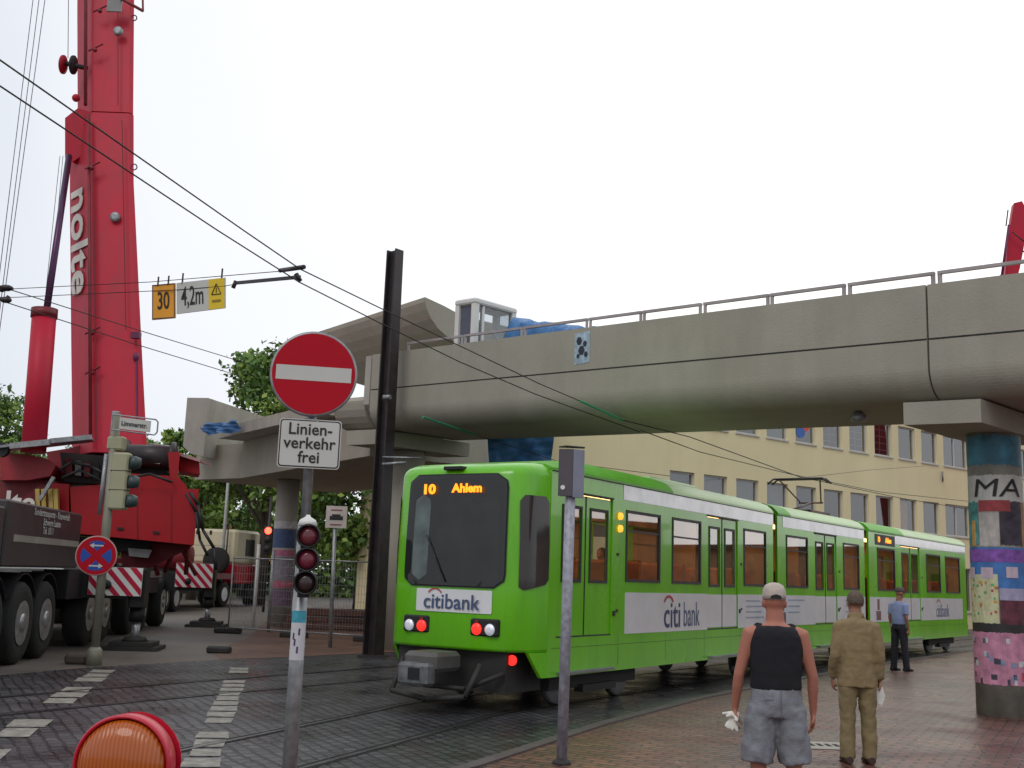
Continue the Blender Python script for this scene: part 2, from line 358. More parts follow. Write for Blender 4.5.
# ================================================================ YELLOW BUILDING
def grid_wall(mb, a0, a1, z0, z1, ops, w0, w1, ff):
    """wall in local (a, w, z) with rectangular openings; ff maps"""
    xs = sorted({a0, a1, *[o[0] for o in ops], *[o[1] for o in ops]}); zs = sorted({z0, z1, *[o[2] for o in ops], *[o[3] for o in ops]})
    xs = [x for x in xs if a0 - 1e-6 <= x <= a1 + 1e-6]; zs = [z for z in zs if z0 - 1e-6 <= z <= z1 + 1e-6]
    def solid(x, z): return not any(o[0] < x < o[1] and o[2] < z < o[3] for o in ops)
    for wv in (w0, w1):
        for i in range(len(xs) - 1):
            for j in range(len(zs) - 1):
                if solid((xs[i] + xs[i + 1]) / 2, (zs[j] + zs[j + 1]) / 2):
                    mb.face([(xs[i], wv, zs[j]), (xs[i + 1], wv, zs[j]), (xs[i + 1], wv, zs[j + 1]), (xs[i], wv, zs[j + 1])])
    for (a, c, d, e_) in list(ops) + [(a0, a1, z0, z1)]:
        mb.face([(a, w0, d), (a, w1, d), (a, w1, e_), (a, w0, e_)]); mb.face([(c, w0, d), (c, w1, d), (c, w1, e_), (c, w0, e_)])
        mb.face([(a, w0, d), (c, w0, d), (c, w1, d), (a, w1, d)]); mb.face([(a, w0, e_), (c, w0, e_), (c, w1, e_), (a, w1, e_)])
a_ = math.degrees(math.atan2(.794, .607))
BP = (20, 52.6); bx = frame(BP, a_)
bld = empty('office_building', (BP[0], BP[1], 0))
rel = lambda p: Vector(bx(p)) - Vector((BP[0], BP[1], 0))
wins = []
starts = [-17.42 + 1.9 * k for k in range(10)]
for s0 in starts: wins.append((s0, s0 + 1.36))
wins.append((1.58, 3.75)); wins.append((4.6, 5.96)); wins.append((6.5, 7.86)); wins.append((8.4, 9.76)); wins.append((10.3, 11.66))
rows = [(4.42, 5.96), (7.82, 9.36)]
ops = [(a, c, z0, z1) for (z0, z1) in rows for (a, c) in wins] + [(a, c, .8, 2.9) for (a, c) in wins]
b = MB(rel); grid_wall(b, -23.8, 13, 0, 10.1, ops, 0, .3, None); b.build('front_wall', M_yel, bld)
b = MB(rel); b.box((-23.8, .31, 0), (-23.5, 12, 10.1)); b.box((12.7, .31, 0), (13, 12, 10.1)); b.box((-23.8, 12.01, 0), (13, 12.3, 10.1)); b.build('side_wall', M_yel, bld)
b = MB(rel); b.box((-24, -.18, 10.11), (13.2, 12.5, 10.32)); b.build('roof', M_conc2, bld)
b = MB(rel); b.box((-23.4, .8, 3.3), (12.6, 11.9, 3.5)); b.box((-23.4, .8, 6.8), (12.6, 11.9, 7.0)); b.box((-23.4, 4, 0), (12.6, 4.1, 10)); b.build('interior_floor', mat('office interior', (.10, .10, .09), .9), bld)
M_curt = mat('pale blind', (.34, .38, .36), .8, var=.1); M_curtw = mat('coloured curtain orange', (.75, .34, .10), .8, var=.3)
def bwin(a, c, z0, z1, deco=None):
    fr = MB(rel); t = .07
    for q in ((a, a + t, z0, z1), (c - t, c, z0, z1), (a + t, c - t, z0, z0 + t), (a + t, c - t, z1 - t, z1)): fr.box((q[0] + .003, .10, q[2] + .003), (q[1] - .003, .17, q[3] - .003))
    if c - a > 1.6: fr.box(((a + c) / 2 - .05, .10, z0 + t), ((a + c) / 2 + .05, .17, z1 - t))
    f = fr.build('window', M_frame, bld)
    g_ = MB(rel); g_.face([(a + t, .14, z0 + t), (c - t, .14, z0 + t), (c - t, .14, z1 - t), (a + t, .14, z1 - t)]); g_.build('pane', G_house, f)
    s_ = MB(rel); s_.box((a - .05, -.05, z0 - .06), (c + .05, .098, z0 - .003)); s_.build('sill', M_frame, f)
    if deco == 'blind':
        d = MB(rel); d.box((a + .1, .22, z0 + .1), (c - .1, .24, z1 - .1)); d.build('blind', M_curt, f)
    if deco == 'orange':
        d = MB(rel); d.box((a + .35, .22, z0 + .1), (c - .45, .24, z1 - .1)); d.build('curtain', M_curtw, f)
    if deco == 'bars':
        d = MB(rel)
        for k in range(1, 5): zz = z0 + (z1 - z0) * k / 5; d.box((a + .1, .20, zz - .012), (c - .1, .22, zz + .012))
        d.box(((a + c) / 2 - .02, .196, z0 + .1), ((a + c) / 2 + .02, .199, z1 - .1)); d.build('grille', M_frame, f)
    if deco == 'art':
        for k, (u, v, r_, cc) in enumerate(((.45, 1.0, .3, (.8, .6, .05)), (.85, .8, .27, (.75, .08, .05)), (.5, .5, .3, (.05, .15, .5)), (.95, 1.2, .18, (.8, .62, .08)))):
            d = MB(rel); d.lathe((a + u, .130 - .004 * k, z0 + v), (0, 1, 0) if False else (0, 0, 1), [(0.01, 0), (.01, .001)], 4) if False else None
            pts = [(a + u + r_ * math.cos(x), .130 - .004 * k, z0 + v + r_ * math.sin(x) * .9) for x in np.linspace(0, 2 * math.pi, 14)[:-1]]
            d.face(pts); d.build('window_picture', mat('picture colour %d' % k, cc, .6), f)
for j, (z0, z1) in enumerate(rows):
    for i, (a, c) in enumerate(wins):
        deco = None
        if j == 0: deco = 'blind' if i < 4 else ('orange' if i == 8 else None)
        if j == 1: deco = 'art' if i == 4 else ('bars' if i in (6, 7, 5) else ('blind' if i == 3 else None))
        bwin(a, c, z0, z1, deco)
for (a, c) in wins: bwin(a, c, .8, 2.9)
b = MB(rel); b.tube((1.3, -.08, 7.5), (1.3, -.08, 7.0), .04); b.build('flag_bracket', M_grey, bld)
tag(bld, 'long cream yellow office building with two rows of grey framed windows behind the tram', 'building')

# ================================================================ ELEVATED BRIDGE
PBx, PBy = 5.8, 15.3
bdir = Vector((-.712, .702, 0)); bn = Vector((.702, .712, 0))
def bpt(t, inset, z): return Vector((PBx, PBy, 0)) + bdir * t + bn * inset + Vector((0, 0, z + .037 * t))
_arc = [(.42 - .42 * math.cos(R(a)), 4.82 - .44 * math.sin(R(a))) for a in range(0, 91, 6)]
prof_l = [(0, 6.02), (0, 5.235), (.025, 5.22), (0, 5.205)] + _arc + [(3.0 - i, z) for i, z in _arc[::-1]] + [ (3.0, 6.02), (2.85, 6.02), (2.85, 5.35), (.15, 5.35), (.15, 6.02)]
BR = empty('elevated_bridge', bpt(0, 1.5, 0))
def relto(o): L = Vector(o.location); return lambda p: Vector(p) - L
def girder(mb, t0, t1, prof=prof_l):
    mb.sm = False; mb.rings([[bpt(t, i, z) for i, z in prof] for t in (t0, t1)])
rb = relto(BR)
b = MB(rb); girder(b, -.09, 12.55); b.build('girder', M_conc, BR)
b = MB(rb); girder(b, -22, -.12); b.build('girder', M_conc, BR)
b = MB(rb); girder(b, -.125, -.085, [(i * .96 + .06, z * .985 + .08) for i, z in prof_l[:]]); b.build('expansion_joint', M_seam, BR)
b = MB(rb)
low = [(.10, 5.1), (.0, 5.0), (0, 4.95), (.02, 4.80), (.08, 4.65), (.18, 4.52), (.32, 4.43), (.5, 4.38), (2.4, 4.38), (2.6, 4.6), (2.6, 5.1)]
girder(b, 12.75, 13.9, low); b.box((0, 0, 0), (0, 0, 0)) if False else None
b.build('broken_girder_end', M_conc, BR)
b = MB(rb); girder(b, 12.58, 12.78, [(.0, 6.0), (0, 4.9), (.3, 4.6), (1, 4.5), (1, 6.0)]); b.build('girder_end_plate', M_conc2, BR)
# seam line across the fascia
b = MB(rb); b.face([bpt(-22, -.002, 5.235), bpt(-.13, -.002, 5.235), bpt(-.13, -.002, 5.213), bpt(-22, -.002, 5.213)]); b.face([bpt(-.08, -.002, 5.235), bpt(12.5, -.002, 5.235), bpt(12.5, -.002, 5.213), bpt(-.08, -.002, 5.213)]); b.build('fascia_groove', M_seam, BR)
# handrails: one part each
def railseg(t0, t1, h=.18, foot0=True):
    b = MB(rb); zt = 6.02 + h
    if foot0: b.beam(bpt(t0, .07, 5.95), bpt(t0, .07, zt), .05, .05, up=(1, 0, 0))
    b.beam(bpt(t1, .07, 5.95), bpt(t1, .07, zt), .05, .05, up=(1, 0, 0))
    b.beam(bpt(t0 - .025, .07, zt), bpt(t1 + .025, .07, zt), .06, .045); b.build('handrail', M_grey2, BR)
M_grey2 = mat('handrail paint', (.40, .36, .36), .5, metal=.3, var=.15)
for t0, t1 in ((-2.5, -.28), (-.18, 1.1), (1.2, 2.44), (2.52, 3.72), (3.82, 5.0), (5.08, 6.24), (6.33, 7.9), (8.0, 9.6), (9.7, 11.4)): railseg(t0, t1, .17)
for k in range(5): railseg(-4.9 - 2.4 * k, -2.6 - 2.4 * k)
# poster stuck on the fascia
b = MB(rb); b.face([bpt(6.55, -.006, 5.93), bpt(6.18, -.006, 5.95), bpt(6.18, -.006, 5.37), bpt(6.55, -.006, 5.34)]); ps = b.build('poster', mat('pale blue poster', (.36, .48, .58), .6, var=.3, scale=12), BR)
b = MB(rb)
for (u, v, r_) in ((6.44, 5.78, .07), (6.30, 5.72, .05), (6.38, 5.6, .08), (6.27, 5.52, .05), (6.46, 5.5, .04)):
    b.face([bpt(u + r_ * math.cos(x), -.009, v + r_ * 1.2 * math.sin(x)) for x in np.linspace(0, 2 * math.pi, 7)[:-1]])
b.build('poster_print', mat('black print', (.03, .03, .05), .6), ps)
# capital + round pillar near
def capital(t, name='capital'):
    b = MB(rb)
    b.rings([[bpt(t + u, v, z) for u, v in ((-.55, .1), (.55, .1), (.55, 2.9), (-.55, 2.9))] for z in (4.02, 4.345)])
    b.build(name, M_conc, BR)
capital(-.22)
# widen slightly dark recess between capital and girder
b = MB(rb); b.rings([[bpt(-.22 + u, v, z) for u, v in ((-.4, .5), (.4, .5), (.4, 2.5), (-.4, 2.5))] for z in (4.346, 4.378)]); b.build('bearing', M_seam, BR)
PC = Vector((7.13, 16.10, 0)); PR = .37
PIL = tag(empty('poster_covered_pillar', PC), 'round concrete bridge pillar at the right edge covered in torn colourful posters', 'pillar')
rp_ = relto(PIL)
b = MB(rp_); b.lathe(PC, (0, 0, 1), [(PR, -.02), (PR, 4.01)], 40); b.build('shaft', mat('pillar concrete', (.30, .29, .25), .8, var=.25, scale=4, bump=.3, dirt=(.19, .19, .16), dscale=2), PIL)
viewang = math.atan2(-PC.y, -PC.x)
def cyl_patch(d0, d1, z0, z1, off, m_, name='poster', tear=0.0, par=None, rn=random.Random(2)):
    """d in degrees from the camera-facing direction, + towards image right"""
    b = MB(rp_); b.sm = True; n = max(3, int(abs(d1 - d0) / 3)); rr = PR + off
    top = [z1 - (rn.uniform(0, tear) if tear else 0) for _ in range(n + 1)]; bot = [z0 + (rn.uniform(0, tear) if tear else 0) for _ in range(n + 1)]
    for k in range(n):
        A = viewang + R(d0 + (d1 - d0) * k / n); B = viewang + R(d0 + (d1 - d0) * (k + 1) / n)
        p = lambda an, z: (PC.x + rr * math.cos(an), PC.y + rr * math.sin(an), z)
        b.face([p(A, bot[k]), p(B, bot[k + 1]), p(B, top[k + 1]), p(A, top[k])])
    return b.build(name, m_, par or PIL)
def pz(y, x=996): return at(x, y, 15.75).z
pm = lambda n, c, v=.25, s_=9: mat(n, c, .6, var=v, scale=s_, bump=.4, bscale=12, dirt=tuple(x * .45 + .03 for x in c), dscale=5, damt=.55)
cyl_patch(-88, 80, pz(466), pz(433), .004, pm('teal poster paper', (.06, .21, .30), .5, 4), tear=.05)
ma_ = cyl_patch(-75, 78, pz(502), pz(474), .004, pm('white poster paper', (.62, .62, .58), .08), tear=.02)
cyl_patch(-86, -40, pz(547), pz(500), .005, pm('green blue poster paper', (.08, .30, .30), .5), tear=.04)
cyl_patch(-62, -48, pz(546), pz(520), .008, pm('orange figure paper', (.62, .36, .12), .2))
cyl_patch(-38, 5, pz(547), pz(512), .005, pm('pale grey poster paper', (.5, .47, .45), .2), tear=.02)
cyl_patch(-38, 30, pz(511), pz(500), .006, pm('red strip paper', (.42, .06, .07), .3))
cyl_patch(6, 60, pz(546), pz(500), .005, pm('dark poster paper', (.05, .04, .06), .6), tear=.03)
cyl_patch(60, 88, pz(547), pz(500), .004, pm('ochre poster paper', (.35, .18, .08), .4))
up = cyl_patch(-90, 90, pz(589), pz(547), .006, pm('blue poster paper', (.06, .20, .52), .3, 5), tear=.0)
cyl_patch(-90, 90, pz(562), pz(549), .009, pm('violet strip paper', (.24, .09, .42), .4), par=None)
cyl_patch(-88, -2, pz(624), pz(574), .010, pm('pale yellow poster paper', (.62, .62, .38), .12, 20), tear=.015)
cyl_patch(0, 90, pz(624), pz(590), .007, pm('maroon poster paper', (.13, .03, .05), .6), tear=.0)
cyl_patch(0, 90, pz(600), pz(588), .010, pm('lilac strip paper', (.42, .40, .58), .2))
for (d, y, r_) in ((-24, 573, .085), (28, 572, .10), (80, 572, .08), (-68, 573, .06)):
    cyl_patch(d - 13, d + 13, pz(y + 5.5), pz(y - 5.5), .013, pm('pale pink roundel', (.62, .50, .60), .05), name='poster_print')
rnp = random.Random(8)
for k in range(26):
    d = rnp.uniform(-80, -8); y = rnp.uniform(580, 618)
    cyl_patch(d, d + rnp.uniform(3, 8), pz(y + 1.3), pz(y - 1.3), .0125, [pm('green print', (.12, .42, .16)), pm('ochre print', (.60, .30, .05)), pm('red print', (.55, .10, .10))][k % 3], name='poster_print')
cyl_patch(-90, 90, pz(633), pz(624), .006, pm('black strip paper', (.03, .028, .028)))
cyl_patch(-90, 62, pz(686), pz(632), .008, pm('pink poster paper', (.56, .24, .36), .3, 7), tear=.02)
for k in range(30):
    d = rnp.uniform(-80, 55); y = rnp.choice([640, 643, 655, 660, 664, 678, 682]) + rnp.uniform(-2, 2)
    cyl_patch(d, d + rnp.uniform(5, 13), pz(y + 2.6), pz(y - 2.6), .0115, [pm('dark print', (.05, .05, .08)), pm('white print', (.6, .6, .62)), pm('blue grey print', (.22, .28, .42))][k % 3], name='poster_print')
cyl_patch(63, 90, pz(680), pz(632), .007, pm('light blue poster paper', (.20, .32, .48), .5))
cyl_patch(40, 62, pz(681), pz(672), .013, pm('red blob paper', (.6, .05, .06), .2), name='poster_print')
# MA lettering, bent round the pillar
cu = text('poster_letters', 'MA', .37, M_blk, None, (0, 0, 0), (1, 0, 0), (0, 1, 0), ext=.001, bold=.0, sx=1.30)
_bm = bmesh.new(); _bm.from_mesh(cu.data); bmesh.ops.triangulate(_bm, faces=_bm.faces)
for _i in range(4):
    _e = [e_ for e_ in _bm.edges if e_.calc_length() > .03]; bmesh.ops.subdivide_edges(_bm, edges=_e, cuts=1); bmesh.ops.triangulate(_bm, faces=_bm.faces)
_bm.to_mesh(cu.data); _bm.free()
for v in cu.data.vertices:
    an = viewang + R(5) + (v.co.x + .16 * v.co.y) / PR; rr = PR + .016 + v.co.z
    zz = pz(488.5) + v.co.y
    v.co = rp_((PC.x + rr * math.cos(an), PC.y + rr * math.sin(an), zz))
cu.parent = ma_
tag(BR, 'long elevated concrete road girder with curved fascia and low handrails crossing above the tram', 'bridge')

b = MB(rb); lq = bpt(1.45, .95, 4.30); b.lathe(lq, (0, 0, 1), [(.02, -.10), (.11, -.08), (.13, 0), (.05, .08)], 16); b.build('underside_lamp', M_galv, BR)
# second pier (behind the tram)
capital(12.9)
b = MB(rb); c2 = bpt(12.9, 1.5, 0); b.lathe((c2.x, c2.y, 0), (0, 0, 1), [(.38, -.02), (.38, 4.47)], 28); b.build('column', M_conc, BR)

# ---- cut viaduct section behind (wing with open end)
UP = at(425, 297, 27.0); ud = Vector((-.62, .78, -.010)); un = Vector((.78, .62, 0))
VS = tag(empty('severed_viaduct_deck', (UP.x, UP.y, 0)), 'higher severed concrete deck with curved overhanging underside left of the white cabin', 'viaduct')
rv = relto(VS)
pr = [(0, 0), (.0, -.12), (.08, -.30), (.22, -.52), (.45, -.74), (.8, -.93), (1.3, -1.06), (2.0, -1.16), (3.2, -1.3), (3.4, -2.0), (5.6, -2.0), (5.8, -1.3), (9.0, -.2), (9.0, -.06), (5, -.35), (1.2, -.28), (.6, -.12)]
b = MB(rv); b.rings([[UP + ud * t + un * i + Vector((0, 0, z)) for i, z in pr] for t in (0, 6.4)]); b.build('deck', M_conc, VS)
cc = UP + ud * 3.2 + un * 4.5
b = MB(rv); b.lathe((cc.x, cc.y, 0), (0, 0, 1), [(.45, -.02), (.45, cc.z - 1.5)], 24); b.build('column', M_conc2, VS)

# ---- demolished stub at left
VB = tag(empty('demolished_bridge_stub', (-8.3, 34, 0)), 'cut concrete bridge stub with upright parapet end above the crane tail', 'bridge')
r3 = relto(VB)
wd_ = Vector((-.53, .848, 0)); wn = Vector((.848, .53, 0))
A0 = Vector((-8.3, 34, 0)) 
def spt(t, i, z): return A0 + wd_ * t + wn * i + Vector((0, 0, z))
b = MB(r3); b.rings([[spt(-9.4, 0, z_) for z_ in (0,)] * 0 + [spt(t, i, z) for t, i in ((0, 0), (-9.4, 0), (-9.4, 4.6), (3.0, 4.6))] for z in (4.42, 5.55)]); b.build('web', M_conc, VB)
lp = at(195, 475, 35.2)
b = MB(r3); b.rings([[Vector((-8.3, 34, z)), Vector((lp.x, lp.y, z)), Vector((lp.x + 3.0, lp.y + 3.2, z)), spt(3.0, 4.61, z)] for z in (4.425, 5.50)]); b.build('end_web', M_conc, VB)
b = MB(r3)
Q0 = at(218, 442, 33.4); Q1 = at(279, 428, 29.6); qd = (Q1 - Q0); qd.z = 0; qd.normalize(); Q2 = Q0 + qd * 7.4; qn = Vector((-qd.y, qd.x, 0))
b.rings([[Vector((p.x, p.y, z + dz)) for p, dz in ((Q0, 0), (Q2, 0), (Q2 + qn * 5, 0), (Q0 + qn * 5, 0))] for z in (5.56, 5.88)]); b.build('deck_wing', M_conc2, VB)
wA = at(187, 400, 34.0); wB = at(208, 400, 33.9); wf = Vector((.233, .972, 0))
b = MB(r3)
b.rings([[Vector((p.x, p.y, 0)) + wf * k + Vector((0, 0, z)) for p, z in ((wA, 6.88), (wB, 6.88), (wB, 5.1), (wB, 5.05), (wA + (wB - wA) * .4, 5.12), (wA, 5.35))] for k in (0, 7.5)]); b.build('parapet_wall', M_conc2, VB)
bk = at(288, 448, 29.5); b = MB(r3); b.box((bk.x - .15, 29.4, 4.75), (bk.x + .12, 29.8, 5.55)); b.build('bracket', M_conc2, VB)
cpos = Vector((-6.76, 33.9, 0))
CO = empty('postered_column', cpos); 
rc = relto(CO)
b = MB(rc); b.lathe(cpos, (0, 0, 1), [(.345, -.02), (.345, 4.40)], 24); b.build('shaft', M_conc2, CO)
def cpatch(z0, z1, m_, off=.006):
    b = MB(rc); b.sm = True
    for k in range(16):
        A = R(-170 + 10 * k); B = R(-160 + 10 * k); rr = .345 + off
        b.face([(cpos.x + rr * math.cos(A), cpos.y + rr * math.sin(A), z0), (cpos.x + rr * math.cos(B), cpos.y + rr * math.sin(B), z0), (cpos.x + rr * math.cos(B), cpos.y + rr * math.sin(B), z1), (cpos.x + rr * math.cos(A), cpos.y + rr * math.sin(A), z1)])
    b.build('poster', m_, CO)
for y0, y1, nm, c in ((521, 528, 'white note', (.6, .6, .6)), (529, 548, 'navy bill', (.06, .10, .22)), (550, 556, 'pink bill', (.5, .16, .26)), (557, 580, 'greyish bill', (.28, .24, .30)), (581, 588, 'rose bill', (.55, .12, .2)), (589, 606, 'mauve bill', (.2, .12, .2))):
    cpatch(at(288, y1, 33.5).z, at(288, y0, 33.5).z, pm(nm, c))
tag(CO, 'round column under the bridge stub plastered with pink and blue bills', 'column')

# blue tarps
def cloth(name, pts, m_, seed=1, amp=.08, n=12):
    """bilinear patch with folds; pts = 4 corners"""
    rn = random.Random(seed); P = [Vector(p) for p in pts]; b = MB(); b.sm = True
    ph = [rn.uniform(0, 6) for _ in range(6)]
    nn = (P[1] - P[0]).cross(P[3] - P[0]).normalized(); G = []
    for i in range(n + 1):
        row = []
        for j in range(n + 1):
            u, v = i / n, j / n
            p = P[0] * (1 - u) * (1 - v) + P[1] * u * (1 - v) + P[2] * u * v + P[3] * (1 - u) * v
            row.append(p + nn * amp * (math.sin(9 * u + 4 * v + ph[0]) + .6 * math.sin(17 * u - 7 * v + ph[1]) + .4 * math.sin(23 * v + ph[2])))
        G.append(row)
    idx = [[b.vert(p) for p in r] for r in G]; back = [[b.vert(p + nn * .012) for p in r] for r in G]
    for I in (idx, back):
        for i in range(n):
            for j in range(n): b.f.append([I[i][j], I[i + 1][j], I[i + 1][j + 1], I[i][j + 1]]); b.m.append(0); b.smooth.append(True)
    return b.build(name, m_)
o = cloth('tarpaulin', [at(487, 431, 25), at(555, 429, 25), at(551, 463, 25), at(489, 463, 25)], M_tarp, 3, .05)
tag(o, 'blue tarpaulin hanging beneath the bridge just above the tram nose', 'tarpaulin', None)
rn = random.Random(12); b = MB(); b.sm = True; N_ = 26; rg = []
for k in range(N_ + 1):
    t = 8.85 - 2.3 * k / N_; h = 6.60 - .44 * (k / N_) ** .9 + .02 * math.sin(k * 1.3) + rn.uniform(-.012, .012)
    if k in (0, N_): h -= .25
    ring = [(.55, 5.37), (.42 + .05 * math.sin(k * .9), 5.8), (.40 + .05 * math.sin(k * 1.7), 6.1), (.47 + .04 * math.sin(k * 2.1), h - .10), (.60, h), (1.0, h + .06 * math.sin(k * .8)), (1.5, h - .02), (1.75, h - .3), (1.8, 5.37)]
    rg.append([bpt(t, i_, z_) for i_, z_ in ring])
b.rings(rg); tag(b.build('tarpaulin', M_tarp), 'blue tarpaulin covering material on the bridge deck right of the white cabin', 'tarpaulin')
o = cloth('tarpaulin', [at(203, 424, 32.9), at(238, 420, 31.6), at(236, 432, 31.4), at(206, 435, 32.7)], M_tarp, 9, .09)
tag(o, 'crumpled blue tarpaulin lying on the cut bridge stub', 'tarpaulin')
b = MB(); pA = at(532, 425, 25.6); b.beam((pA.x, pA.y, 4.6), (pA.x, pA.y, 0), .3, .3, up=(1, 0, 0)); tag(b.build('support_prop', M_rust), 'dark steel prop standing behind the blue tarpaulin under the bridge', 'prop')

# white cabin of a machine standing on the deck
CB = tag(empty('white_machine_cab', bpt(10.1, 1.3, 5.35)), 'white framed glazed machine cab standing on top of the bridge', 'machine cab')
rcb = lambda p: bpt(p[0], p[1], p[2]) - Vector(CB.location)
t0, t1, i0, i1, z0, z1 = 9.80, 10.30, .5, 1.62, 5.36, 6.98
b = MB(rcb)
for (ta, ia) in ((t0, i0), (t1, i0), (t0, i1), (t1, i1)): b.box((ta - .06, ia - .06, z0), (ta + .06, ia + .06, z1))
b.box((t0 - .05, i0 + .07, 5.95), (t0 + .05, i1 - .07, 6.05)); b.box((t0 - .04, i0 + .18, 6.06), (t0 + .04, i0 + .24, z1 - .01))
b.box((t0 - .08, i0 - .08, z1), (t1 + .08, i1 + .08, z1 + .12), .03); b.box((t0, i0, z0), (t1, i1, z0 + .3)); b.build('cab_frame', M_white, CB)
b = MB(rcb); b.box((t0 - .01, i0 + .07, 6.06), (t0 + .01, i1 - .07, z1 - .02)); b.build('cab_glass', G_cab, CB)
b = MB(rcb); b.box((t0 + .07, i1 - .01, 5.7), (t1 - .07, i1 + .01, z1 - .02)); b.build('cab_glass', G_cab, CB)
b = MB(rcb); b.box((t0 + .07, i0 - .01, 5.7), (t1 - .07, i0 + .01, z1 - .02)); b.build('cab_door_panel', mat('dark cab side', (.10, .11, .15), .4), CB)
b = MB(rcb); b.box((9.95, .85, 5.66), (10.4, 1.35, 6.2), .05); b.box((10.3, .9, 6.2), (10.42, 1.3, 6.75), .05); b.build('operator_seat', M_black, CB)

# ================================================================ TRAM
SEC = [((1.08, 15.25), 32.5), ((5.35, 21.95), 35.5), ((8.95, 27.0), 36.5)]
TR = empty('tram', (SEC[0][0][0], SEC[0][0][1], 0))
TL = Vector(TR.location)
W = 2.3
def sx_(k):
    f = frame(*SEC[k]); return lambda p: Vector(f(p)) - TL
M_int = mat('tram interior panels', (.42, .26, .14), .7, var=.3, scale=2)
M_seat = mat('orange brown seats', (.34, .11, .035), .7, var=.4, scale=5)
M_glow = mat('tram ceiling light', (.8, .7, .5), .5, emis=(1, .55, .2), estr=5.0)
secs = [dict(a=-.95, b=7.72, win=[(1.25, 2.45), (2.90, 4.08), (6.10, 7.30)], door=[(-.74, .82), (4.36, 5.80)], band=(1.25, 7.72), top=(1.15, 7.72)),
        dict(a=.02, b=5.42, win=[(.48, 1.68), (3.92, 5.02)], door=[(2.08, 3.47)], band=(.03, 5.41), top=(.3, 5.41)),
        dict(a=-.42, b=8.4, win=[(.2, 1.56), (4.30, 5.66), (6.18, 7.70)], door=[(2.08, 3.70)], band=(-.41, 7.9), top=(1.6, 8.39))]
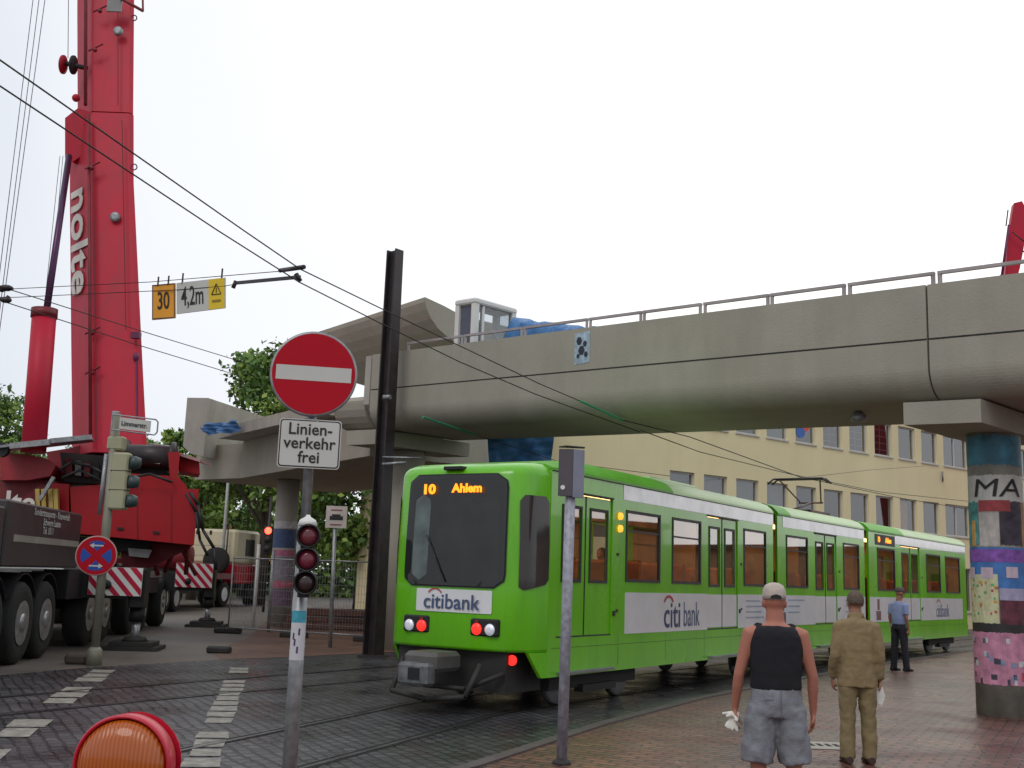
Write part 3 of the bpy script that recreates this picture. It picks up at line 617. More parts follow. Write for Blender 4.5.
for k, S in enumerate(secs):
    xf = sx_(k)
    ops = [(a, c, 1.68, 2.73) for a, c in S['win']] + [(a, c, .93, 2.84) for a, c in S['door']]
    b = MB(xf); grid_wall(b, S['a'], S['b'], .44, 3.12, ops, 0, .05, None); grid_wall(b, S['a'], S['b'], .44, 3.12, [(a, c, 1.68, 2.73) for a, c in S['win']] + [(a + .1, c - .1, 1.68, 2.7) for a, c in S['door']], W - .05, W, None)
    b.build('car_body', M_green, TR)
    # roof
    b = MB(xf); rprof = [(-.012, 3.10), (-.012, 3.135), (.03, 3.19), (.12, 3.27), (.3, 3.335), (.7, 3.37), (W - .7, 3.37), (W - .3, 3.335), (W - .12, 3.27), (W - .03, 3.19), (W + .012, 3.135), (W + .012, 3.10)]
    sA = S['a'] + (.02 if k else .0); cut = {0: 2.9, 1: S['a'] + .7, 2: 2.3}[k]
    b.rings([[(s, w_, z if z < 3.14 else 3.135 + (z - 3.135) * q_k) for w_, z in rprof] for s, q_k in ((sA, .35 if k == 0 else 1), (sA + (1.2 if k == 0 else .3), 1), (cut, 1))]); b.build('roof', M_green2, TR)
    b = MB(xf); b.rings([[(s, w_, z) for w_, z in rprof] for s in (cut + .003, S['b'])]); b.build('roof', M_roofp, TR)
    b = MB(xf); b.box((S['a'], -.016, 3.088), (S['b'], -.001, 3.10)); b.build('gutter', M_black, TR)
    # floor, interior
    b = MB(xf); b.box((S['a'] + .02, .06, .84), (S['b'] - .02, W - .06, .92)); b.build('floor', M_dark, TR)
    b = MB(xf); b.box((S['a'] + .03, W - .10, .93), (S['b'] - .03, W - .055, 1.66)); b.box((S['a'] + .03, W - .10, 2.75), (S['b'] - .03, W - .055, 3.08))
    b.box((S['b'] - .09, .06, .93), (S['b'] - .03, .7, 3.05)); b.box((S['b'] - .09, W - .7, .93), (S['b'] - .03, W - .06, 3.05))
    b.box((S['a'] + .1, .07, 3.03), (S['b'] - .1, W - .11, 3.08)); b.build('interior_lining', M_int, TR)
    b = MB(xf); b.box((S['a'] + .5, .95, 2.99), (S['b'] - .3, 1.35, 3.025)); b.build('ceiling_light', M_glow, TR)
    for (a, c) in S['win']:
        for sx0 in (a + .12, a + .78):
            for w0 in (.12, 1.32):
                b = MB(xf); b.box((sx0, w0, .93), (sx0 + .42, w0 + .85, 1.38), .04); b.box((sx0 + .0, w0, 1.38), (sx0 + .1, w0 + .85, 2.0), .04); b.build('passenger_seat', M_seat, TR)
    # windows
    for (a, c) in S['win']:
        for wv, sg in ((0, -1), (W, 1)):
            fr = MB(xf); t = .045; y0, y1 = wv - sg * .03, wv + sg * .012
            for q in ((a, a + t, 1.68, 2.73), (c - t, c, 1.68, 2.73), (a + t, c - t, 1.68, 1.68 + t), (a + t, c - t, 2.73 - t, 2.73)): fr.box((q[0] + .002, y0, q[2] + .002), (q[1] - .002, y1, q[3] - .002))
            fr.box((a + t, wv - sg * .02, 2.41), (c - t, wv + sg * .006, 2.435))
            f = fr.build('window', M_black, TR)
            g_ = MB(xf); g_.face([(a + t, wv - sg * .008, 1.68 + t), (c - t, wv - sg * .008, 1.68 + t), (c - t, wv - sg * .008, 2.73 - t), (a + t, wv - sg * .008, 2.73 - t)]); g_.build('pane', G_tram if wv == 0 else G_far, f)
    # doors: two leaves with narrow windows
    for (a, c) in S['door']:
        mid = (a + c) / 2
        for (l0, l1) in ((a + .012, mid - .008), (mid + .008, c - .012)):
            w0 = l0 + .13; w1 = l1 - .12
            b = MB(xf); grid_wall(b, l0, l1, .95, 2.83, [(w0, w1, 1.67, 2.66)], .022, .047, None); d = b.build('door', M_green, TR)
            g_ = MB(xf); g_.face([(w0, .030, 1.67), (w1, .030, 1.67), (w1, .030, 2.66), (w0, .030, 2.66)]); g_.build('door_window', G_tram, d)
            fr = MB(xf)
            for q in ((w0 - .02, w0 + .02, 1.65, 2.68), (w1 - .02, w1 + .02, 1.65, 2.68), (w0 + .021, w1 - .021, 1.65, 1.69), (w0 + .021, w1 - .021, 2.64, 2.68)): fr.box((q[0], .010, q[2]), (q[1], .021, q[3]))
            fr.build('door_seal', M_black, d)
            if not (k == 0 and a < 0):
                p_ = MB(xf); p_.box((l0 + .01, .016, .97), (l1 - .01, .0215, 1.52)); p_.build('advert_panel', M_band, d)
        b = MB(xf); b.box((a, .005, .90), (c, .04, .948)); b.box((mid - .007, .012, .95), (mid + .007, .045, 2.83)); b.box((a, -.02, 2.842), (c, .0, 2.865)); b.build('door_step', M_black, TR)
        b = MB(xf); b.box((a + .05, -.10, .47), (c - .05, .05, .50)); b.build('folding_step', M_grey, TR) if True else None
    # advert bands
    x0, x1 = S['band']; cuts = [x0] + [v for d in S['door'] if d[0] > x0 for v in d] + [x1]
    for i in range(0, len(cuts), 2): b = MB(xf); b.box((cuts[i], -.005, .94), (cuts[i + 1], -.0005, 1.53)); b.build('advert_panel', M_band, TR)
    x0, x1 = S['top']
    b = MB(xf); b.box((x0, -.005, 2.872), (x1, -.0005, 3.084)); b.build('reflective_strip', M_silver, TR)
    b = MB(xf)
    b.box((S['a'] + .1, -.0016, .80), (S['b'] - .1, -.0002, .806)); b.build('panel_seam', mat('dark green seam', (.02, .10, .005), .5), TR)
    # small vents and latches
    b = MB(xf)
    for (a, c) in S['door']:
        for zz in (1.25, 2.05): b.box((c + .14, -.012, zz), (c + .20, 0, zz + .04))
        b.box((c + .04, -.02, 1.2), (c + .10, 0, 1.27))
    b.build('latch', M_dark, TR)
    # underframe + bogies
    b = MB(xf); b.box((S['a'] + .1, .25, .46), (S['b'] - .1, W - .25, .83)); b.build('underframe', M_dark, TR)
for k, s in ((0, .9), (0, 7.75), (1, 5.4), (2, 6.6)):
    xf = sx_(k)
    for ds in (-.9, .9):
        for wv in (.42, W - .42):
            b = MB(xf); f = frame(*SEC[k]); b.xf = xf
            b.lathe((s + ds, wv - .06, .36), (0, 1, 0), [(.1, -.02), (.33, 0), (.35, .02), (.35, .1), (.12, .12)], 20); b.build('wheel', M_grey, TR)
    b = MB(xf); b.box((s - 1.3, .28, .22), (s + 1.3, .38, .46)); b.box((s - .5, .2, .16), (s + .5, .34, .26)); b.box((s - 1.3, W - .38, .22), (s + 1.3, W - .28, .46)); b.build('bogie_frame', M_dark, TR)
# bellows
def pt_sec(k, s, w_, z): return sx_(k)((s, w_, z))
for (k0, s0, k1, s1) in ((0, 7.725, 1, .015), (1, 5.425, 2, -.425)):
    b = MB(); N = 6; rings = []
    for i in range(N + 1):
        t = i / N; ins = .13 + (.07 if i % 2 else 0); r_ = []
        for (w_, z) in ((ins, .6), (W - ins, .6), (W - ins, 3.2 - ins * .4), (W * .5, 3.28), (ins, 3.2 - ins * .4)):
            r_.append(pt_sec(k0, s0, w_, z).lerp(pt_sec(k1, s1, w_, z), t))
        rings.append(r_)
    b.rings(rings); b.build('bellows', M_black, TR)
# nose shells
def nose(xf, mirror=False, s_base=-.95):
    base = [(0, 0), (-.35, .09), (-.50, .20), (-.58, .32), (-.63, .6), (-.65, 1.15), (-.63, 1.7), (-.58, 1.98), (-.50, 2.10), (-.35, 2.21), (0, 2.3)]
    return [((s_base + (-p[0] if mirror else p[0])), p[1]) for p in base]
def outline_at(ol, w_):
    for (a, b_) in zip(ol[:-1], ol[1:]):
        if a[1] <= w_ <= b_[1]:
            t = (w_ - a[1]) / (b_[1] - a[1]); return a[0] + (b_[0] - a[0]) * t
    return ol[0][0]
def build_nose(k, s_base, mirror, full):
    xf = sx_(k); ol = nose(None, mirror, s_base); sg = -1 if not mirror else 1
    b = MB(xf); b.sm = True
    cx = s_base
    def ring(z, sc_=1.0, ds=0): return [(cx + (s - cx) * sc_, 1.15 + (w_ - 1.15) * (1 - (1 - sc_) * .25), z) for s, w_ in ol]
    rg = [ring(.76, .97), ring(.80, 1), ring(1.5, 1), ring(2.2, .985), ring(3.0, .94), ring(3.07, .88), ring(3.12, .78), ring(3.17, .55), ring(3.20, .1)]
    idx = [[b.vert(p) for p in r] for r in rg]
    for A, B in zip(idx[:-1], idx[1:]):
        for i in range(len(A) - 1): b.f.append([A[i], A[i + 1], B[i + 1], B[i]]); b.m.append(0); b.smooth.append(True)
    b.f.append(idx[0][::-1]); b.m.append(0); b.smooth.append(False)
    b.build('nose_shell', M_green, TR)
    def patch(name, m_, w0, w1, z0, z1, off, rad=.12, par=None, slant=.0):
        b = MB(xf); b.sm = True; rows = 16; cols = 34; G = []
        for i in range(rows + 1):
            z = z0 + (z1 - z0) * i / rows; e_ = min(z - z0, z1 - z); ins = 0
            if e_ < rad: ins = rad - math.sqrt(max(0, rad * rad - (rad - e_) ** 2))
            row = []
            for j in range(cols + 1):
                a = w0 + ins + slant * (1 - (z - z0) / (z1 - z0)) * 0; c = w1 - ins; w_ = a + (c - a) * j / cols
                s = outline_at(ol, w_); fz = 1 if z < 1.5 else (1 - .015 * (z - 1.5) / .7 if z < 2.2 else (.985 - .045 * (z - 2.2) / .8 if z < 3.0 else .94 - .07 * (z - 3) / .12))
                s = cx + (s - cx) * fz; w2 = 1.15 + (w_ - 1.15) * (1 - (1 - fz) * .25)
                # outward offset, mostly along s
                sa, sb = outline_at(ol, w_ - .02), outline_at(ol, w_ + .02); nv = Vector((-.04 if not mirror else .04, (sb - sa) * (1 if not mirror else -1), 0)).normalized()
                row.append((s + nv.x * off, w2 + nv.y * off, z))
            G.append([b.vert(p) for p in row])
        for A, B in zip(G[:-1], G[1:]):
            for i in range(cols): b.f.append([A[i], A[i + 1], B[i + 1], B[i]]); b.m.append(0); b.smooth.append(True)
        return b.build(name, m_, par or TR)
    ws = patch('windscreen', G_dark, .32, 1.87, 1.56, 2.99, .034, .13)
    patch('windscreen_reflection', mat('pale grey reflection', (.34, .40, .38), .8, var=.4, scale=4), 1.48, 1.74, 1.62, 2.74, .024, .12)  # bright reflection on the windscreen, painted as a pale patch behind the glass
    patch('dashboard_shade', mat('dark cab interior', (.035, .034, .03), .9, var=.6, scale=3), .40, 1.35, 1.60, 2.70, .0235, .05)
    patch('windscreen_seal', M_black, .305, 1.885, 1.54, 3.01, .018, .15)
    return patch, xf, ol
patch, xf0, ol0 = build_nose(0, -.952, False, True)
# side skirt corner of the nose
for _q in (0, 1):
    b = MB(xf0)
    if _q == 0: b.rings([[(-.952, w_, .44), (-1.05, w_ + .02, .44), (-1.30, w_ + .07, .757), (-.952, w_, .757)] for w_ in (.004, .05)])
    else: b.rings([[(-.952, w_, .44), (-1.05, w_ - .02, .44), (-1.30, w_ - .07, .757), (-.952, w_, .757)] for w_ in (W - .004, W - .05)])
    b.build('skirt_corner', M_green, TR)
# cab side window (tapered cheek) : dark glass panel
def cab_window(xf, ol, s0, s1, zs, side=0, mir=1):
    pts = []
    def wat(s):
        for a, c in zip(ol[:-1], ol[1:]):
            lo, hi = min(a[0], c[0]), max(a[0], c[0])
            if lo <= s <= hi and a[1] < 1: 
                t = (s - a[0]) / (c[0] - a[0]); return a[1] + (c[1] - a[1]) * t
        return 0
    b = MB(xf)
    poly = [(s0, zs[0]), (s0 + (s1 - s0) * .06, zs[0] - .06), (s1 - (s1 - s0) * .06, zs[1] - .06), (s1, zs[1]), (s1, 2.66), (s1 - (s1 - s0) * .12, 2.74), (s0 + (s1 - s0) * .25, 2.74), (s0 + (s1 - s0) * .12, 2.66)]
    cols = 8; G = []
    for i in range(cols + 1):
        s = s0 + (s1 - s0) * i / cols; u = i / cols
        lo = zs[0] * (1 - u) + zs[1] * u + (.05 if u in (0, 1) else 0); hi = 2.74 - (.08 if u in (0, 1) else 0)
        wv = wat(s)
        G.append([(s, wv - .012, lo), (s, wv - .012 + .006 * 0, (lo + hi) / 2), (s, wv + .004, hi)] if side == 0 else [(s, W - wv + .012, lo), (s, W - wv + .012, (lo + hi) / 2), (s, W - wv - .004, hi)])
    b.sm = True; idx = [[b.vert(p) for p in r] for r in G]
    for A, B in zip(idx[:-1], idx[1:]):
        for i in range(2): b.f.append([A[i], A[i + 1], B[i + 1], B[i]]); b.m.append(0); b.smooth.append(True)
    b.build('cab_side_window', mat('dark cab glass', (.045, .038, .035), .06, spec=.6), TR)
cab_window(xf0, ol0, -1.425, -.975, (1.52, 1.62)); cab_window(xf0, ol0, -1.425, -.975, (1.52, 1.62), 1)
for a_s in (-.92,):
    pass
# front advert plate, lamps, displays, coupler
pl_ = patch('front_advert_plate', M_band, .47, 1.64, 1.22, 1.51, .012, .01)
fs = frame(*SEC[0])
def on_front(w_, z, off=.02): return Vector(fs((outline_at(ol0, w_) - off, w_, z))) - TL
nx = -(Vector(fs((0, 1, 0))) - Vector(fs((0, 0, 0)))); nd_ = -(Vector(fs((1, 0, 0))) - Vector(fs((0, 0, 0))))
text('lettering', 'citibank', .27, M_citiblue, pl_, on_front(1.07, 1.345, .022), nx, (0, 0, 1), ext=.002, bold=.002, sx=1.05)
def arc(parent, c, X, r_, off, m_, th=.03):
    b = MB(); X = Vector(X).normalized(); n = X.cross(Vector((0, 0, 1))); pts = []
    for k in range(9):
        a = R(20 + 140 * k / 8); pts.append((c + X * (r_ * math.cos(a)) + Vector((0, 0, r_ * .75 * math.sin(a))) + n * off, c + X * ((r_ + th) * math.cos(a)) + Vector((0, 0, (r_ + th) * .75 * math.sin(a))) + n * off))
    for p, q in zip(pts[:-1], pts[1:]): b.face([p[0], p[1], q[1], q[0]])
    b.build('red_arc', m_, parent)
arc(pl_, on_front(1.33, 1.43, .02), nx, .10, .004, M_redp, .02)
def lamp(w_, inner):
    b = MB(xf0); s = outline_at(ol0, w_) 
    b.box((s - .03, w_ - .21, .945), (s + .12, w_ + .21, 1.16), .02); h = b.build('headlight', M_black, TR)
    for dw, m2, nm in ((inner * -.10, M_head, 'lens'), (inner * .10, M_tail, 'tail_lens')):
        b = MB(xf0); b.lathe((s - .032, w_ + dw, 1.03), (-1, 0, 0), [(.075, 0), (.07, .015), (.03, .025)], 16); b.build(nm, m2, h)
    b = MB(xf0); b.lathe((s - .032, w_ + inner * .10, 1.115), (-1, 0, 0), [(.028, 0), (.026, .01)], 10); b.build('indicator_lens', mat('dull red lens', (.25, .02, .02), .3), h)
lamp(.56, 1); lamp(1.62, -1)
b = MB(xf0); b.lathe((-1.36, .26, .66), (-1, 0, 0), [(.065, 0), (.065, .03)], 14); b.build('side_reflector', M_tail, TR)
o = text('line_number', '10', .17, M_led, TR, on_front(1.50, 2.80, .036), nx, (0, 0, 1), ext=.002, bold=.008, sx=1.3)
o = text('destination_display', 'Ahlem', .155, M_led, TR, on_front(.88, 2.81, .036), nx, (0, 0, 1), ext=.002, bold=.006, sx=1.15)
# windscreen wiper
b = MB(xf0); b.tube((-1.645, 1.15, 1.60), (-1.635, 1.5, 2.2), .007); b.build('wiper', M_black, TR)
# coupler
b = MB(xf0); b.box((-2.20, .86, .50), (-1.60, 1.36, .74), .05); cpl = b.build('coupler', mat('coupler paint', (.10, .095, .09), .5, var=.3), TR)
b = MB(xf0); b.box((-2.34, .88, .34), (-2.12, 1.34, .62), .04); b.build('coupler_head', mat('worn coupler steel', (.16, .165, .17), .5, metal=.4, var=.4, scale=9), cpl)
b = MB(xf0); b.box((-2.352, .98, .42), (-2.341, 1.15, .56)); b.build('coupler_socket', M_black, cpl)
b = MB(xf0)
b.path([(-1.65, .55, .6), (-1.9, .6, .22), (-2.0, 1.1, .16), (-1.95, 1.7, .22), (-1.6, 1.8, .6)], .035); b.path([(-1.5, .3, .5), (-1.75, .7, .30), (-1.75, 1.7, .30)], .03); b.build('guard_bar', M_dark, TR)
b = MB(xf0); b.box((-1.45, .3, .25), (-.6, 2.0, .75)); b.build('front_underframe', M_dark, TR)
b = MB(xf0); b.box((-1.60, 1.0, 3.06), (-1.40, 1.3, 3.11), .01); b.build('roof_lamp', M_black, TR)
# rear nose
patchR, xfR, olR = build_nose(2, 8.402, True, False)
b = MB(xfR); b.rings([[(8.402, w_, .44), (8.5, w_ + .02, .44), (8.76, w_ + .07, .757), (8.402, w_, .757)] for w_ in (.004, .05)]); b.build('skirt_corner', M_green, TR)
# lettering on the sides
def side_text(k, s, z, st, size, m_, par, sx=1.0, bold=0.0):
    f = frame(*SEC[k]); o_ = Vector(f((s, -.009, z))) - TL; X = Vector(f((1, 0, 0))) - Vector(f((0, 0, 0)))
    return text('lettering', st, size, m_, par, o_, X, (0, 0, 1), ext=.0015, sx=sx, bold=bold)
def sidearc(k, s, z, par):
    f = frame(*SEC[k]); X = Vector(f((1, 0, 0))) - Vector(f((0, 0, 0))); arc(par, Vector(f((s, -.006, z))) - TL, X, .15, .006, M_redp, .05)
advs = [o for o in TR.children if o.name.startswith('advert_panel')]
side_text(0, 2.92, 1.18, 'citi', .58, M_blue, advs[0], .95, .004); side_text(0, 3.68, 1.18, 'bank', .56, M_citiblue, advs[0], .62)
sidearc(0, 2.78, 1.35, advs[0])
side_text(2, 5.75, 1.18, 'citibank', .52, M_citiblue, advs[5], .80); sidearc(2, 5.35, 1.36, advs[5])
# small grey text bars + figure pictures on the bands (too small to read in the photo)
M_txt = mat('faint print', (.30, .34, .42), .5); M_fig = mat('print figure', (.16, .07, .08), .5, var=.5, scale=15)
rt = random.Random(3)
b = MB(xf0)
for r_ in range(4): b.box((6.2, -.0075, 1.40 - r_ * .1), (6.2 + rt.uniform(.6, 1.2), -.0055, 1.43 - r_ * .1))
for s in (4.0, 4.2): pass
b.build('small_print', M_txt, advs[1])
for s0 in (.55, 4.0):
    b = MB(sx_(1))
    for r_ in range(3): b.box((s0, -.0075, 1.42 - r_ * .12), (s0 + rt.uniform(.6, 1.1), -.0055, 1.45 - r_ * .12))
    b.build('small_print', M_txt, advs[2 if s0 < 2 else 3])
for k, s in ((1, .2), (2, .15)):
    b = MB(sx_(k)); b.box((s - .03, -.0075, 1.22), (s + .13, -.0055, 1.48)); b.box((s - .12, -.0078, .98), (s + .22, -.0058, 1.2)); b.build('printed_figure', M_fig, advs[2 * k])
# door signal lamps
for z in (2.62, 2.44):
    b = MB(xf0); b.lathe((1.03, -.001, z), (0, -1, 0), [(.055, 0), (.05, .04), (.02, .055)], 12); b.build('door_lamp', M_warm, TR)
for k, ss in ((0, (1.05, 2.68, 4.24, 5.95, 7.4)), (1, (1.88, 3.7)), (2, (1.85, 4.0, 5.9, 7.85))):
    for s_ in ss:
        b = MB(sx_(k)); b.box((s_, -.0014, .50), (s_ + .008, -.0002, .93)); b.build('panel_seam', MATS['dark green seam'], TR)
# side display on rear car
f2 = sx_(2)
b = MB(f2); b.box((.05, -.008, 2.79), (1.58, -.001, 3.05)); dsp = b.build('side_display', M_black, TR)
f = frame(*SEC[2]); X = Vector(f((1, 0, 0))) - Vector(f((0, 0, 0)))
text('display_text', '10', .17, M_led, dsp, Vector(f((.32, -.013, 2.92))) - TL, X, (0, 0, 1), ext=.001, bold=.01)
text('display_text', 'Ahlem', .17, M_led, dsp, Vector(f((1.05, -.013, 2.92))) - TL, X, (0, 0, 1), ext=.001, bold=.008)
# pantograph
b = MB(sx_(1)); s0 = 4.3
b.box((s0 - .8, .6, 3.40), (s0 + .5, .66, 3.45)); b.box((s0 - .8, 1.64, 3.40), (s0 + .5, 1.70, 3.45)); b.box((s0 - .8, .6, 3.40), (s0 - .74, 1.7, 3.45)); b.box((s0 + .44, .6, 3.40), (s0 + .5, 1.7, 3.45))
for q in (.63, 1.67):
    for s in (s0 - .7, s0 + .4): b.tube((s, q, 3.36), (s, q, 3.42), .05)
b.tube((s0 - .6, 1.15, 3.44), (s0 + .75, 1.15, 3.72), .028); b.tube((s0 + .75, .9, 3.72), (s0, .65, 4.22), .018); b.tube((s0 + .75, 1.4, 3.72), (s0, 1.65, 4.22), .018); b.tube((s0 + .75, .85, 3.72), (s0 + .75, 1.45, 3.72), .02)
pan = b.build('pantograph', mat('pantograph steel', (.10, .05, .05), .5, metal=.4), TR)
b = MB(sx_(1))
for ds in (-.12, .12): b.path([(s0 + ds, .42, 4.12), (s0 + ds, .55, 4.23), (s0 + ds, 1.75, 4.23), (s0 + ds, 1.88, 4.12)], .022)
b.build('collector_bow', M_rust, pan)
b = MB(sx_(0)); b.box((3.6, .7, 3.375), (5.6, 1.6, 3.47), .03); b.build('roof_equipment', M_roofp, TR)
tag(TR, 'lime green three section articulated tram with white advert band running under the bridge', 'tram')

# ================================================================ MOBILE CRANE
CRX, CRY, CRD = -7.95, 18.6, -7.4
MC = empty('mobile_crane', (CRX, CRY, 0)); CL = Vector(MC.location)
cf = frame((CRX, CRY), CRD)        # local: s forward (away), w left, z
cx_ = lambda p: Vector(cf(p)) - CL
def cbox(name, a, c, m_, bev=0, par=None): b = MB(cx_); b.box(a, c, bev); return b.build(name, m_, par or MC)
cbox('carrier_frame', (-3.6, .55, .75), (15.5, 2.45, 1.35), M_dark)
cbox('carrier_deck', (4.6, .0, 1.36), (12.9, 3.0, 1.52), M_grey)
cbox('tool_locker', (2.4 + .4, .02, .98), (4.3, .5, 1.54), M_black, .02)
cbox('tool_locker', (4.75, .03, 1.10), (8.8, .5, 1.355), M_dark, .02)
cbox('tool_locker', (10.0, .03, .95), (12.6, .5, 1.355), M_black, .02)
# wheels
def cwheel(s, w_, r_=.67):
    b = MB(cx_); sg = 1 if w_ < 1.5 else -1
    ww = .42 * sg
    b.lathe((s, w_, r_), (0, sg, 0), [(.36, .02), (r_ * .72, -.01), (r_ * .93, .015), (r_, .07), (r_, .34), (r_ * .93, .40), (.36, .40)], 32); t = b.build('wheel', M_tyre, MC)
    b = MB(cx_); b.lathe((s, w_, r_), (0, sg, 0), [(.365, .0), (.33, .03), (.30, .10), (.16, .11), (.15, -.02), (.08, -.04), (.02, -.04)], 24); rm = b.build('rim', M_rim, t)
    b = MB(cx_)
    for k in range(10):
        a = 2 * math.pi * k / 10; b.tube((s + .22 * math.cos(a), w_ + sg * .105, r_ + .22 * math.sin(a)), (s + .22 * math.cos(a), w_ + sg * .07, r_ + .22 * math.sin(a)), .018, n=6)
    b.build('wheel_nut', M_rim, rm)
for s in (-1.6, .05, 1.45, 4.75, 6.2, 9.1, 10.6, 13.4):
    cwheel(s, .0); cwheel(s, 3.0)
# ballast box with text
bb = cbox('ballast_box', (-1.4, -.02, 1.58), (3.2, 3.0, 2.62), M_box, .03)
cbox('ballast_stripe', (-1.0, -.028, 1.98), (3.1, -.021, 2.09), mat('grey beige stripe', (.30, .28, .25), .5), 0, bb)
X = Vector(cf((1, 0, 0))) - Vector(cf((0, 0, 0)))
for z, st, s in ((2.50, 'Sondertransporte - Kranverleih', 1.1), (2.35, 'Schwere Lasten', 1.1), (2.205, 'Tel. 0511', .9)):
    text('lettering', st, .17, mat('pale lettering', (.5, .5, .48), .5), bb, Vector(cf((s, -.032, z))) - CL, X, (0, 0, 1), ext=.001, sx=1.05, bold=.003)
cbox('rear_locker', (-3.7, .0, 1.58), (-1.45, 3.0, 2.5), M_box, .03)
# outriggers
def stripes(par, s, w0, w1, z0, z1):
    """white board with red diagonal bars, facing the rear (-s)"""
    b = MB(cx_); b.box((s - .03, w0, z0), (s, w1, z1)); bd = b.build('warning_board', M_white, par)
    b = MB(cx_); L = w1 - w0; h = z1 - z0; n = 4
    def clip(w_, z): return max(w0 + .003, min(w1 - .003, w_))
    for k in range(-2, n + 1):
        # in image left = +w ; bars run from upper-left to lower-right
        a = w1 - k * L / n; wd2 = L / n * .5; P = []
        sh = h * .9
        pts = [(a, z1 - .003), (a - wd2, z1 - .003), (a - wd2 - sh, z0 + .003), (a - sh, z0 + .003)]
        # clip polygon to [w0,w1]
        def clipw(poly, lim, keep):
            out_ = []
            for i in range(len(poly)):
                p, q = poly[i], poly[(i + 1) % len(poly)]; ip, iq = keep(p[0]), keep(q[0])
                if ip: out_.append(p)
                if ip != iq: t = (lim - p[0]) / (q[0] - p[0]); out_.append((lim, p[1] + (q[1] - p[1]) * t))
            return out_
        P = clipw(pts, w0 + .003, lambda v: v >= w0 + .003); P = clipw(P, w1 - .003, lambda v: v <= w1 - .003) if P else P
        if len(P) >= 3: b.face([(s - .034, w_, z) for w_, z in P])
    b.build('red_stripe', mat('red reflective stripe', (.50, .01, .05), .35), bd)
def outrigger(s, wout, board_z=(1.0, 1.55)):
    b = MB(cx_); b.box((s - .28, wout, 1.0), (s + .28, 1.0, 1.5)); ou = b.build('outrigger_beam', M_black, MC)
    b = MB(cx_); b.box((s - .25, wout - .30, .82), (s + .25, wout - .003, 1.62), .03); b.tube((s, wout - .15, .82), (s, wout - .15, .55), .15, n=14); b.build('jack_housing', M_black, ou)
    b = MB(cx_); b.tube((s, wout - .15, .6), (s, wout - .15, .12), .085, n=14); b.build('jack_ram', M_rim, ou)
    b = MB(cx_); b.box((s - .42, wout - .57, .08), (s + .42, wout + .27, .16)); b.lathe((s, wout - .15, .16), (0, 0, 1), [(.26, 0), (.2, .09), (.1, .1)], 18); b.box((s - .55, wout - .68, .0), (s + .55, wout + .38, .075)); b.build('support_pad', M_dark, ou)
    stripes(ou, s - .31, wout - .25, wout + .78, board_z[0], board_z[1])
    b = MB(cx_); b.lathe((s - .345, wout + .42, 1.27), (-1, 0, 0), [(.09, 0), (.085, .03), (.02, .04)], 14); b.build('round_lamp', M_black, ou)
outrigger(4.15, -.90, (1.06, 1.62)); outrigger(13.75, -1.05, (1.10, 1.78))
b = MB(cx_); b.box((-2.0, -.05, 1.02), (-1.97, .5, 1.5)); rb_ = b.build('rear_board', M_white, MC)
b = MB(cx_); b.face([(-2.004, .1, 1.02), (-2.004, .25, 1.02), (-2.004, -.02, 1.5), (-2.004, -.05, 1.3)]); b.face([(-2.004, .35, 1.02), (-2.004, .5, 1.02), (-2.004, .2, 1.5), (-2.004, .05, 1.5)]); b.build('red_stripe', MATS['red reflective stripe'], rb_)
for (a, c, m_) in (((5.0, .1, 1.53), (5.9, .7, 1.78), M_grey), ((6.3, .2, 1.53), (7.0, .8, 1.9), M_dark), ((7.4, .1, 1.53), (8.6, .6, 1.70), M_galv), ((9.2, .15, 1.53), (10.2, .7, 1.85), M_redd), ((11.0, .1, 1.53), (12.4, .6, 1.72), M_dark)):
    cbox('deck_locker', a, c, m_, .03)
for k in range(3):
    b = MB(cx_); b.path([(4.8, .05, 1.58 + .05 * k), (6.5, -.02, 1.50 + .04 * k), (8.5, .03, 1.62 + .04 * k)], .022, 6); b.build('hydraulic_hose', M_black, MC)
b = MB(cx_); b.lathe((5.6, -.03, 1.66), (-1, 0, 0), [(.05, 0), (.045, .03)], 12); b.build('marker_lamp', M_head, MC)
# mudguards over the wheels
for s in (-1.6, .05, 1.45):
    b = MB(cx_); pts = [(s + .80 * math.cos(R(a)), .67 + .80 * math.sin(R(a))) for a in range(30, 151, 15)]
    for (p_, q_) in zip(pts[:-1], pts[1:]): b.rings([[(p_[0], w_, p_[1]), (q_[0], w_, q_[1]), (q_[0], w_, q_[1] + .02), (p_[0], w_, p_[1] + .02)] for w_ in (.02, .5)])
    b.build('mudguard', M_black, MC)
# slewing superstructure (world-aligned, side on to the camera)
def P(px, py, Y): return at(px, py, Y) - CL
def wquad(name, pts, Y, depth, m_, par=None, tilt=0.0):
    """plate/box: outline given on a plane at depth Y, real thickness"""
    b = MB(); b.prism([P(x, y, Y + tilt * (x - 130) / 100) for x, y in pts], Vector((-.31 * depth, depth, 0))); return b.build(name, m_, par or MC)
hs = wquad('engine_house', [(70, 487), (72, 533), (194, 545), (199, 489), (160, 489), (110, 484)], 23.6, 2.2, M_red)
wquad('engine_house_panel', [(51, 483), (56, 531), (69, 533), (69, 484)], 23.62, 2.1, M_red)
M_reds = mat('red panel seam', (.12, .005, .008), .5)
for x0, y0, y1 in ((104, 485, 537), (137, 490, 540), (171, 491, 543)):
    wquad('panel_seam', [(x0, y0 + 3), (x0 + .9, y0 + 3), (x0 + .9, y1), (x0, y1)], 23.592, .004, M_reds, hs)
for x0, y0 in ((117, 527), (153, 531)): wquad('panel_handle', [(x0, y0), (x0 + 6, y0 + .6), (x0 + 6, y0 + 3), (x0, y0 + 2.4)], 23.57, .02, M_black, hs)
wquad('slew_ring_cover', [(20, 533), (20, 548), (150, 552), (150, 541)], 24.2, 2.0, M_dark)
wquad('lower_frame', [(120, 541), (122, 566), (150, 568), (190, 548), (190, 545)], 24.4, 1.6, M_redd)
